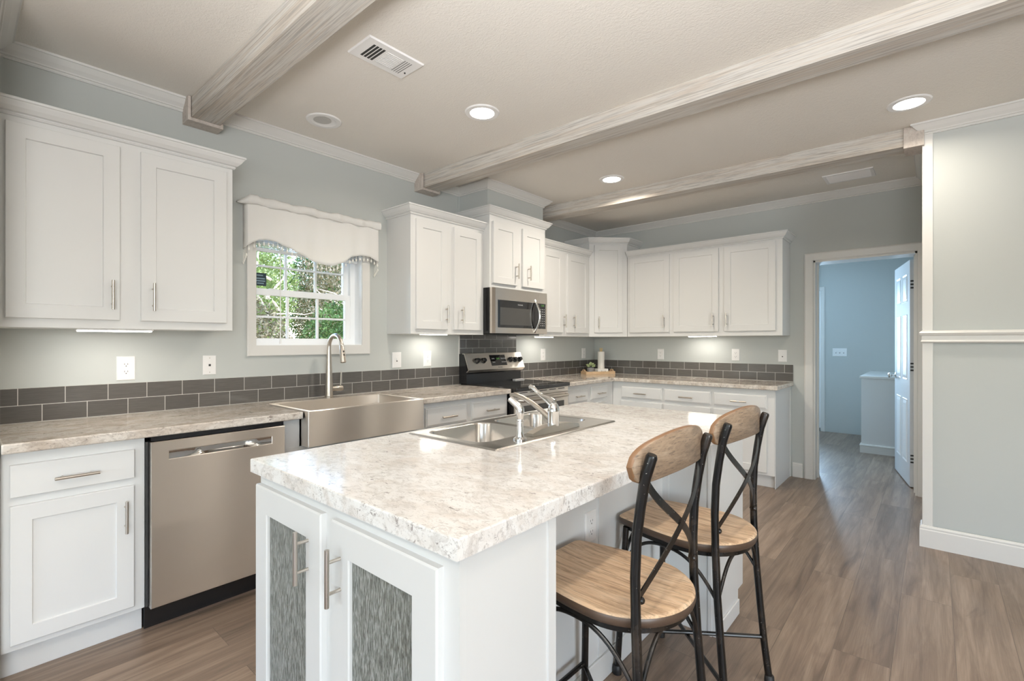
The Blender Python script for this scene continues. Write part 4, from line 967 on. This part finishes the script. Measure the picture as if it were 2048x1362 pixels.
for a0, a1, b0, b1 in bw:
    obj('drain', MB().lathe([(0.0, 0.001), (0.030, 0.0015), (0.034, 0.004), (0.056, 0.004), (0.057, 0.001)], ((a0+a1)/2, (b0+b1)/2, 0.7525), close=False), M['chrome'], t, smooth=True)
# island faucet
t = thing('faucet', 'low chrome single-lever kitchen faucet on the island sink', 'faucet', (2.02, 1.66, zt))
fx, fy, fz = 2.028, 1.672, zt + 0.0005
esc = []
for k in range(13):
    f = k/12; y = 1.512 + 0.330*f; hh = 0.012 + 0.020*math.sin(PI*f)**0.8; wd = 0.026 - 0.006*abs(2*f-1)**2
    esc.append([(fx-wd, y, fz), (fx+wd, y, fz), (fx+wd*0.82, y, fz+hh), (fx-wd*0.82, y, fz+hh)])
obj('deck_plate', MB().rings(esc), M['nickel'], t, smooth=True, angle=50)
bz = fz + 0.024
bo = obj('body', MB().lathe([(0.0245, 0.0), (0.0245, 0.055), (0.0255, 0.058), (0.0255, 0.064), (0.022, 0.082), (0.014, 0.095), (0.002, 0.100)], (fx, fy, bz), seg=28), M['chrome'], t, smooth=True)
sx = lambda x, y, z: (x, y, z)
sp = [(fx-0.012, fy, bz+0.020), (fx-0.055, fy, bz+0.050), (fx-0.115, fy, bz+0.084), (fx-0.170, fy, bz+0.106), (fx-0.212, fy, bz+0.114), (fx-0.240, fy, bz+0.110)]
o = obj('spout', MB().tube(sp, [0.0125, 0.0115, 0.0105, 0.0105, 0.0112, 0.0108], 14), M['nickel'], t, smooth=True)
obj('aerator', MB().lathe([(0.0105, 0.0), (0.0105, -0.022), (0.009, -0.024)], (fx-0.228, fy, bz+0.106), seg=16), M['chrome'], o, smooth=True)
lv = [(fx-0.002, fy, bz+0.092), (fx-0.030, fy, bz+0.108), (fx-0.058, fy, bz+0.118), (fx-0.085, fy, bz+0.135), (fx-0.108, fy, bz+0.152), (fx-0.128, fy, bz+0.156)]
obj('lever', MB().tube(lv, [0.021, 0.0165, 0.0105, 0.008, 0.0095, 0.011], 14), M['chrome'], t, smooth=True)
# side sprayer
t = thing('side_sprayer', 'chrome side sprayer standing beside the island faucet', 'sprayer', (2.04, 1.438, zt))
qx, qy = 2.040, 1.437
obj('base', MB().lathe([(0.026, 0.0005), (0.026, 0.006), (0.016, 0.013), (0.0125, 0.03), (0.0125, 0.072), (0.015, 0.075), (0.015, 0.080)], (qx, qy, zt), seg=24), M['chrome'], t, smooth=True)
obj('spray_head', MB().tube([(qx, qy, zt+0.080), (qx+0.001, qy, zt+0.100), (qx+0.001, qy, zt+0.118), (qx-0.006, qy-0.002, zt+0.130), (qx-0.040, qy-0.014, zt+0.158)], [0.0130, 0.0155, 0.0165, 0.0160, 0.0130], 16), M['chrome'], t, smooth=True)

# ------------------------------------------------------------------ things in the island's end cabinet, seen through the rain glass
t = thing('serving_bowl', 'orange-rimmed bowl blurred behind the right glass door of the island', 'bowl', (2.30, 0.83, 0.5225))
obj('bowl_wall', MB().lathe([(0.03, 0.0005), (0.04, 0.003), (0.10, 0.045), (0.108, 0.062), (0.104, 0.062), (0.09, 0.043), (0.03, 0.008), (0.0, 0.008)], (2.30, 0.83, 0.5225), close=False), M['orange'], t, smooth=True)
t = thing('storage_jar', 'cream jar blurred low behind the right glass door of the island', 'jar', (2.31, 0.83, 0.1305))
obj('jar_wall', MB().lathe([(0.09, 0.0005), (0.10, 0.02), (0.10, 0.22), (0.08, 0.25), (0.08, 0.262), (0.0, 0.262)], (2.31, 0.83, 0.1305), close=False), M['cream'], t, smooth=True)
t = thing('mixing_bowl', 'yellow bowl blurred behind the left glass door of the island', 'bowl', (1.80, 0.84, 0.5225))
obj('bowl_wall', MB().lathe([(0.04, 0.0005), (0.05, 0.003), (0.11, 0.06), (0.115, 0.085), (0.110, 0.085), (0.10, 0.06), (0.04, 0.01), (0.0, 0.01)], (1.80, 0.84, 0.5225), close=False), M['amber'], t, smooth=True)

# ------------------------------------------------------------------ bar stools
def bez(p0, p1, p2, p3, n=14):
    out = []
    for k in range(n+1):
        t_ = k/n; a, b, c, d = (1-t_)**3, 3*(1-t_)**2*t_, 3*(1-t_)*t_*t_, t_**3
        out.append(tuple(a*p0[i] + b*p1[i] + c*p2[i] + d*p3[i] for i in range(3)))
    return out
def seat_outline(n=40):
    # local: x toward the sitter's back is +, front edge at x=-0.22
    pts = []
    fw, bw_, xf = 0.155, 0.192, -0.222
    pts += [(xf, -fw+0.03), (xf, 0.0), (xf, fw-0.03)]
    for k in range(1, 5): a = PI/2*k/5; pts.append((xf+0.03-0.03*math.cos(a), fw-0.03+0.03*math.sin(a)))
    for k in range(1, 8): f = k/8; pts.append((xf+0.03 + (0.25)*f, fw + (bw_-fw)*math.sin(f*PI/2)))
    for k in range(0, 25):
        a = PI/2 - PI*k/24; pts.append((0.058 + 0.186*math.cos(a), bw_*math.sin(a)))
    for k in range(7, 0, -1): f = k/8; pts.append((xf+0.03 + (0.25)*f, -(fw + (bw_-fw)*math.sin(f*PI/2))))
    for k in range(4, 0, -1): a = PI/2*k/5; pts.append((xf+0.03-0.03*math.cos(a), -(fw-0.03+0.03*math.sin(a))))
    return pts
SZ = 0.612
LEGX = [(1.022, 0.222), (0.97, 0.206), (0.90, 0.194), (0.82, 0.183), (0.72, 0.179), (0.61, 0.181), (0.45, 0.189), (0.30, 0.201), (0.15, 0.215), (0.012, 0.232)]
def make_stool(label):
    t = thing('bar_stool', label, 'bar stool', (0, 0, 0), 'bar stools at the island')
    S = seat_outline(); mb = MB()
    def ring(z, s, dz=0.0): 
        cx = 0.01
        return [(cx+(x-cx)*s, y*s, z) for x, y in S]
    mb.rings([ring(SZ-0.034, 0.955), ring(SZ-0.030, 0.985), ring(SZ-0.018, 1.0), ring(SZ-0.006, 0.992), ring(SZ-0.001, 0.968), ring(SZ, 0.945), ring(SZ-0.004, 0.70), ring(SZ-0.007, 0.35)])
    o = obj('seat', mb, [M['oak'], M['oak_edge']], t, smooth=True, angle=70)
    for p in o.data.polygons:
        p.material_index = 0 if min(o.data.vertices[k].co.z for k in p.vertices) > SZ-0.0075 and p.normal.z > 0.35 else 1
    obj('seat_frame', MB().rings([[(0.01+(x-0.01)*k_, y*k_, z) for x, y in S] for k_, z in ((0.90, SZ-0.052), (0.93, SZ-0.050), (0.93, SZ-0.0345), (0.90, SZ-0.034))]), M['iron'], t, smooth=True, angle=40)
    for s in (-1, 1):
        pts = [(x, s*(0.176 + 0.014*max(0, 0.6-z)/0.6), z) for z, x in LEGX][::-1]
        rs = [0.013] + [0.0125]*(len(pts)-3) + [0.0135, 0.0142]
        pts.append((pts[-1][0]+0.002, pts[-1][1], pts[-1][2]+0.006)); rs.append(0.0115)
        lg = obj('leg', MB().tube(pts, rs, 16), M['iron'], t, smooth=True, angle=50)
        obj('foot_cap', MB().lathe([(0.017, 0.0), (0.018, 0.012), (0.0165, 0.030), (0.0135, 0.034)], (pts[0][0], pts[0][1], 0.0005), seg=14), M['black_matte'], lg, smooth=True)
        obj('bolt', MB().lathe([(0.0065, 0.0), (0.0065, 0.003), (0.004, 0.006)], (pts[-3][0]+0.011, pts[-3][1], 0.985), axis=(1, 0, -0.2), seg=10), M['nickel'], lg, smooth=True)
    for s in (-1, 1):
        pts = [(-0.205, s*0.172, 0.012), (-0.192, s*0.160, 0.30), (-0.182, s*0.145, SZ-0.040)]
        lg = obj('leg', MB().tube(pts, 0.0120, 16), M['iron'], t, smooth=True, angle=50)
        obj('foot_cap', MB().lathe([(0.017, 0.0), (0.018, 0.012), (0.0165, 0.030), (0.0135, 0.034)], (-0.205, s*0.172, 0.0005), seg=14), M['black_matte'], lg, smooth=True)
    # arched braces under the seat
    zb, zt_ = 0.43, SZ-0.053
    for s in (-1, 1):
        obj('arch_brace', MB().tube(bez((0.188, s*0.178, zb), (0.12, s*0.176, zt_-0.02), (0.06, s*0.174, zt_), (-0.005, s*0.172, zt_)) + bez((-0.005, s*0.172, zt_), (-0.07, s*0.168, zt_), (-0.13, s*0.160, zt_-0.02), (-0.188, s*0.150, zb))[1:], 0.0062, 10), M['iron'], t, smooth=True)
    obj('arch_brace', MB().tube(bez((0.190, -0.178, zb), (0.195, -0.13, zt_-0.03), (0.198, -0.10, zt_), (0.198, -0.055, zt_+0.002)), 0.0062, 10), M['iron'], t, smooth=True)
    obj('arch_brace', MB().tube(bez((0.190, 0.178, zb), (0.195, 0.13, zt_-0.03), (0.198, 0.10, zt_), (0.198, 0.055, zt_+0.002)), 0.0062, 10), M['iron'], t, smooth=True)
    obj('arch_brace', MB().tube(bez((-0.188, -0.155, zb), (-0.185, -0.10, zt_), (-0.185, -0.05, zt_), (-0.185, 0, zt_)) + bez((-0.185, 0, zt_), (-0.185, 0.05, zt_), (-0.185, 0.10, zt_), (-0.188, 0.155, zb))[1:], 0.0062, 10), M['iron'], t, smooth=True)
    # crossing stretchers and front foot rest
    zs = 0.17
    for s in (-1, 1): obj('stretcher', MB().tube([(0.213, s*0.186, zs+0.002*s), (0.0, 0.0, zs+0.006*s), (-0.198, -s*0.166, zs+0.002*s)], 0.0078, 10), M['iron'], t, smooth=True)
    obj('foot_rest', MB().tube([(-0.198, -0.166, zs+0.012), (-0.198, 0.166, zs+0.012)], 0.0082, 10), M['iron'], t, smooth=True)
    # crossed back straps: flat bands bowed to the sitter's back
    for s in (-1, 1):
        P_ = bez((0.197, s*0.160, 0.965), (0.222, s*0.115, 0.86), (0.240, -s*0.055, 0.82), (0.178, -s*0.158, 0.668), 24)
        mb = MB(); rr = []
        for i, p in enumerate(P_):
            d = (Vector(P_[min(i+1, 24)]) - Vector(P_[max(i-1, 0)])).normalized()
            side = d.cross(Vector((1, 0, 0))).normalized(); nrm = side.cross(d).normalized(); p = Vector(p) + Vector((0.0022*s, 0, 0))
            rr.append([p + side*0.0105 + nrm*0.0016, p - side*0.0105 + nrm*0.0016, p - side*0.0105 - nrm*0.0016, p + side*0.0105 - nrm*0.0016])
        mb.rings(rr); st = obj('back_strap', mb, M['iron'], t, smooth=True, angle=40)
        obj('strap_rivet', MB().lathe([(0.009, 0.0), (0.009, 0.004), (0.006, 0.008)], (0.186, -s*0.160, 0.662), axis='X', seg=12), M['iron'], st, smooth=True)
    # curved backrest board
    mb = MB(); N = 48; L = 0.220
    for_ = []
    for i in range(N+1):
        f = -1 + 2*i/N; y = 0.010 + L*f; xb = 0.215 - 0.034*f*f
        q = max(0.0, 1-abs(f)**9.0); e_ = q**0.5
        top = 1.068 - 0.034*f*f; bot = 0.944 + 0.012*(1-f*f)
        mid = 0.998 - 0.002; T = mid + (top-mid)*e_; B_ = mid + (bot-mid)*e_
        for_.append((y, xb, T, B_))
    rings = []
    for y, xb, T, B_ in for_:
        h_ = 0.0075; c_ = min(0.006, (T-B_)/2*0.5)
        rings.append([(xb+h_, y, B_+c_), (xb+h_, y, T-c_), (xb+h_-0.003, y, T-c_*0.35), (xb+h_-0.006, y, T), (xb-h_, y, T-0.0005), (xb-h_, y, B_+0.0005), (xb+h_-0.006, y, B_), (xb+h_-0.003, y, B_+c_*0.35)])
    mb.rings(rings)
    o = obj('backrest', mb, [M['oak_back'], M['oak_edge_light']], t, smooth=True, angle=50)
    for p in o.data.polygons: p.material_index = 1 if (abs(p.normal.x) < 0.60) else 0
    return t
def copy_tree(o, parent=None):
    c = o.copy(); C.objects.link(c)
    if parent is not None: c.parent = parent
    for ch in list(o.children): copy_tree(ch, c)
    return c
s1 = make_stool('nearer wooden bar stool with black iron crossed back at the island')
s2 = copy_tree(s1); s2['label'] = 'farther wooden bar stool with black iron crossed back, behind the nearer one'
s1.location = (2.525, 1.270, 0); s1.rotation_euler = (0, 0, math.radians(-1.5))
s2.location = (2.531, 1.858, 0); s2.rotation_euler = (0, 0, math.radians(-4.5))

# ------------------------------------------------------------------ tray, paper towels and plant in the corner
u = Vector((0.219, 0.360, 0)).normalized(); v = Vector((-0.75, 0.62, 0)); v = (v - u*v.dot(u)).normalized()
P0 = Vector((0.150, 4.893, ZT)); LT, WT = 0.385, 0.150
FT = Fr(P0, u, v)
t = thing('serving_tray', 'pale wooden tray with cut-out handles on the corner countertop', 'tray', P0)
obj('tray_base', fbox(MB(), FT, 0.012, LT-0.012, 0.010, WT-0.010, 0.0003, 0.008), M['tray'], t)
obj('long_side', fbox(MB(), FT, 0.012, LT-0.012, 0.0, 0.010, 0.0003, 0.034), M['tray'], t)
obj('long_side', fbox(MB(), FT, 0.012, LT-0.012, WT-0.010, WT, 0.0003, 0.034), M['tray'], t)
for u0 in (0.0, LT-0.012):
    out = [(0, 0.0003), (WT, 0.0003), (WT, 0.034), (WT*0.78, 0.038), (WT*0.68, 0.054), (WT*0.60, 0.059), (WT*0.40, 0.059), (WT*0.32, 0.054), (WT*0.22, 0.038), (0, 0.034)]
    e_ = obj('handle_end', MB().prism(out, lambda p, uu: FT(uu, p[0], p[1]), u0, u0+0.012), M['tray'], t)
    obj('hand_hole', fbox(MB(), FT, u0-0.0004, u0+0.0124, WT*0.40, WT*0.60, 0.036, 0.047), M['slot'], e_, bevel=0.004)
zt2 = ZT + 0.0085
c = FT(0.235, 0.075, 0); 
t = thing('paper_towel_holder', 'white paper towel roll on a white patterned stand on the tray', 'paper towel holder', (c.x, c.y, zt2))
FH = Fr(c, u, v)
obj('stand', MB().rings([[FH(a, b, zt2 - ZT + z) for a, b in ((-0.068*k_, -0.052*k_), (0.068*k_, -0.052*k_), (0.068*k_, 0.052*k_), (-0.068*k_, 0.052*k_))] for z, k_ in ((0.0003, 0.96), (0.006, 1.0), (0.050, 1.0), (0.056, 0.94))]), M['paper'], t, smooth=True, angle=40)
obj('roll', MB().lathe([(0.040, 0.0565), (0.041, 0.060), (0.041, 0.262), (0.036, 0.2635), (0.012, 0.2635)], (c.x, c.y, zt2), seg=28), M['paper'], t, smooth=True)
for k in range(3):
    a = k*2.1; obj('prong', MB().tube([(c.x+0.010*math.cos(a), c.y+0.010*math.sin(a), zt2+0.26), (c.x+0.016*math.cos(a), c.y+0.016*math.sin(a), zt2+0.305)], 0.0035, 8), M['brass'], t, smooth=True)
for i, (a, b) in enumerate(((-0.045, 0.02), (-0.02, 0.028), (0.005, 0.02), (0.028, 0.026), (0.045, 0.018))):
    obj('lettering', MB().rings([[FH(a-0.005, -0.0525, zt2-ZT+b-0.008), FH(a+0.005, -0.0525, zt2-ZT+b-0.008), FH(a+0.005, -0.0525, zt2-ZT+b+0.006), FH(a-0.005, -0.0525, zt2-ZT+b+0.006)], [FH(a-0.005, -0.0532, zt2-ZT+b-0.008), FH(a+0.005, -0.0532, zt2-ZT+b-0.008), FH(a+0.005, -0.0532, zt2-ZT+b+0.006), FH(a-0.005, -0.0532, zt2-ZT+b+0.006)]]), M['pot'], t)
c = FT(0.095, 0.075, 0)
t = thing('potted_plant', 'small green succulent in a grey pot on the tray', 'plant', (c.x, c.y, zt2))
obj('pot', MB().lathe([(0.036, 0.0003), (0.040, 0.004), (0.045, 0.068), (0.041, 0.068), (0.037, 0.060), (0.0, 0.060)], (c.x, c.y, zt2), seg=20, close=False), M['pot'], t, smooth=True)
rg = random.Random(5)
for k in range(64):
    th = rg.uniform(0, 2*PI); ph = rg.uniform(0.0, 1.25); rad = rg.uniform(0.034, 0.064)
    d = Vector((math.cos(th)*math.sin(ph), math.sin(th)*math.sin(ph), math.cos(ph))); p = Vector((c.x, c.y, zt2+0.070)) + Vector((d.x, d.y, d.z*0.95))*rad
    obj('leaf', MB().lathe([(0.001, -0.016), (0.005, -0.006), (0.0075, 0.0), (0.0055, 0.007), (0.001, 0.011)], p, axis=d, seg=6), M['green_leaf'], t, smooth=True)

# ------------------------------------------------------------------ doorway to the laundry room
dg = sgroup('door_1', 'open white passage door and casing to the laundry room')
J0, J1 = YF, YF+0.22
obj('door_jamb', MB().box(DX0-0.0005, DX0+0.014, J0, J1, 0, DZ).box(DX1-0.014, DX1+0.0005, J0, J1, 0, DZ).box(DX0, DX1, J0, J1, DZ-0.016, DZ+0.0005), M['trim'], dg)
obj('door_stop', MB().box(DX0+0.014, DX0+0.026, J0+0.10, J0+0.14, 0, DZ-0.016).box(DX1-0.026, DX1-0.014, J0+0.10, J0+0.14, 0, DZ-0.016), M['trim'], dg)
cas = [(0, 0.0), (0.010, 0.0), (0.014, 0.006), (0.018, 0.050), (0.016, 0.066), (0.010, 0.076), (0, 0.078)]
def casing(x0, x1, z1, y, s=-1, w=0.078, name='door_casing', parent=None, wr=1.0):
    # flat moulded frame around three sides
    out = []
    def q(i, yy): return [(x0-i, yy, 0.0), (x0-i, yy, z1+i), (x1+i*wr, yy, z1+i), (x1+i*wr, yy, 0.0)]
    mb = MB(); R4 = [q(0.0, y), q(0.0, y+s*0.009), q(0.010, y+s*0.013), q(w-0.014, y+s*0.017), q(w-0.004, y+s*0.013), q(w, y+s*0.008), q(w, y)]
    V = [[mb.bm.verts.new(p) for p in r] for r in R4]
    for A, B in zip(V, V[1:]):
        for k in range(3): mb.bm.faces.new((A[k], A[k+1], B[k+1], B[k]))
    return obj(name, mb, M['trim'], parent, recalc=True)
casing(DX0-0.006+0.004, DX1+0.002, DZ, YF, -1, 0.074, 'door_casing', dg, 0.78)
# six-panel door leaf, hinged on the right, swung into the laundry room
hing = Vector((3.084, 5.575, 0)); far = Vector((2.945, 6.290, 0)); ud = (far-hing).normalized(); wd = Vector((ud.y, -ud.x, 0)); wd = -wd if wd.x > 0 else wd
FD = Fr(hing, ud, wd)     # w points to the camera side (-x)
Wd, Hd = (far-hing).length, 2.03
mb = MB(); fbox(mb, FD, 0, Wd, -0.034, 0.0, 0.012, Hd); leaf = obj('door_leaf', mb, M['door_paint'], dg, bevel=0.001)
for z0_, z1_ in ((0.20, 0.78), (0.95, 1.55), (1.66, 1.92)):
    for u0_, u1_ in ((0.11, Wd/2-0.045), (Wd/2+0.045, Wd-0.11)):
        obj('panel_molding', MB().rings([rect(FD, u0_, u1_, z0_, z1_, 0.0), rect(FD, u0_, u1_, z0_, z1_, 0.004, 0.006), rect(FD, u0_, u1_, z0_, z1_, 0.0005, 0.018), rect(FD, u0_, u1_, z0_, z1_, 0.005, 0.045)]), M['vinyl'], leaf)
for z in (0.26, 1.077, 1.81):
    for dz in (-0.03, 0, 0.03):
        obj('hinge', fbox(MB(), FD, -0.004, 0.001, -0.034, -0.004, z+dz-0.007, z+dz+0.007), M['slot'], leaf)
kp = FD(Wd-0.07, 0.0, 0.965)
obj('door_knob', MB().lathe([(0.032, 0.0), (0.032, 0.006), (0.012, 0.012), (0.012, 0.032), (0.024, 0.040), (0.029, 0.052), (0.024, 0.064), (0.004, 0.068)], kp, axis=wd, seg=20), M['chrome'], leaf, smooth=True)
# laundry: exterior door, batten, switches, boxed enclosure
e2 = sgroup('door_2', 'white exterior door in the laundry room')
FL = Fr((0, 8.31, 0), (1, 0, 0), (0, -1, 0))
mb = MB()
for a, b, c_, d_ in ((1.12, 1.28, 0.01, 2.045), (1.82, 1.992, 0.01, 2.045), (1.28, 1.82, 0.01, 0.98), (1.28, 1.82, 1.92, 2.045)): fbox(mb, FL, a, b, 0.0, 0.010, c_, d_)
obj('door_leaf', mb, M['vinyl'], e2)
mb = MB(); fbox(mb, FL, 1.275, 1.825, 0.002, 0.006, 0.975, 1.925); obj('pane', mb, M['glass'], e2)
casing(1.12, 1.992, 2.045, 8.31, -1, 0.058, 'door_casing', e2)
obj('door_closer', fbox(MB(), FL, 1.70, 1.975, 0.010, 0.06, 1.985, 2.025), M['trim'], e2)
for z, r in ((1.089, 0.030), (0.985, 0.027)):
    obj('door_knob' if z < 1 else 'deadbolt', MB().lathe([(0.032, 0.0), (0.032, 0.006), (0.014, 0.010), (0.014, 0.024 if z < 1 else 0.012), (r, 0.034 if z < 1 else 0.014), (r, 0.048 if z < 1 else 0.018), (0.01, 0.056 if z < 1 else 0.020)], FL(1.935, 0.010, z), axis=(0, -1, 0), seg=18), M['chrome'], e2, smooth=True)
obj('door_sweep', fbox(MB(), FL, 1.90, 1.99, 0.011, 0.04, 0.005, 0.05), M['black_matte'], e2)
struct('trim_12', MB().box(1.975, 1.993, 8.300, 8.310, 2.11, ZC), M['wall'], 'thin batten above the exterior door')
plate(FL, 2.228, 1.152, 'white triple switch plate on the laundry wall', 'triple', 0.172, 0.116)
t = thing('utility_enclosure', 'low white boxed enclosure with flat cap in the laundry room', 'cabinet', (3.1, 7.6, 0))
obj('panel', MB().box(2.598, 3.745, 7.012, 8.308, 0.0, 0.872), M['panel'], t)
obj('cap', MB().box(2.583, 3.746, 6.997, 8.309, 0.872, 0.900), M['trim'], t, bevel=0.003)
obj('skirting', MB().sweep([(2.598, 8.30), (2.598, 7.012), (3.744, 7.012)], [(0, 0), (0.012, 0), (0.012, 0.080), (0.018, 0.086), (0.014, 0.100), (0, 0.102)], -1, 0.0003), M['trim'], t)
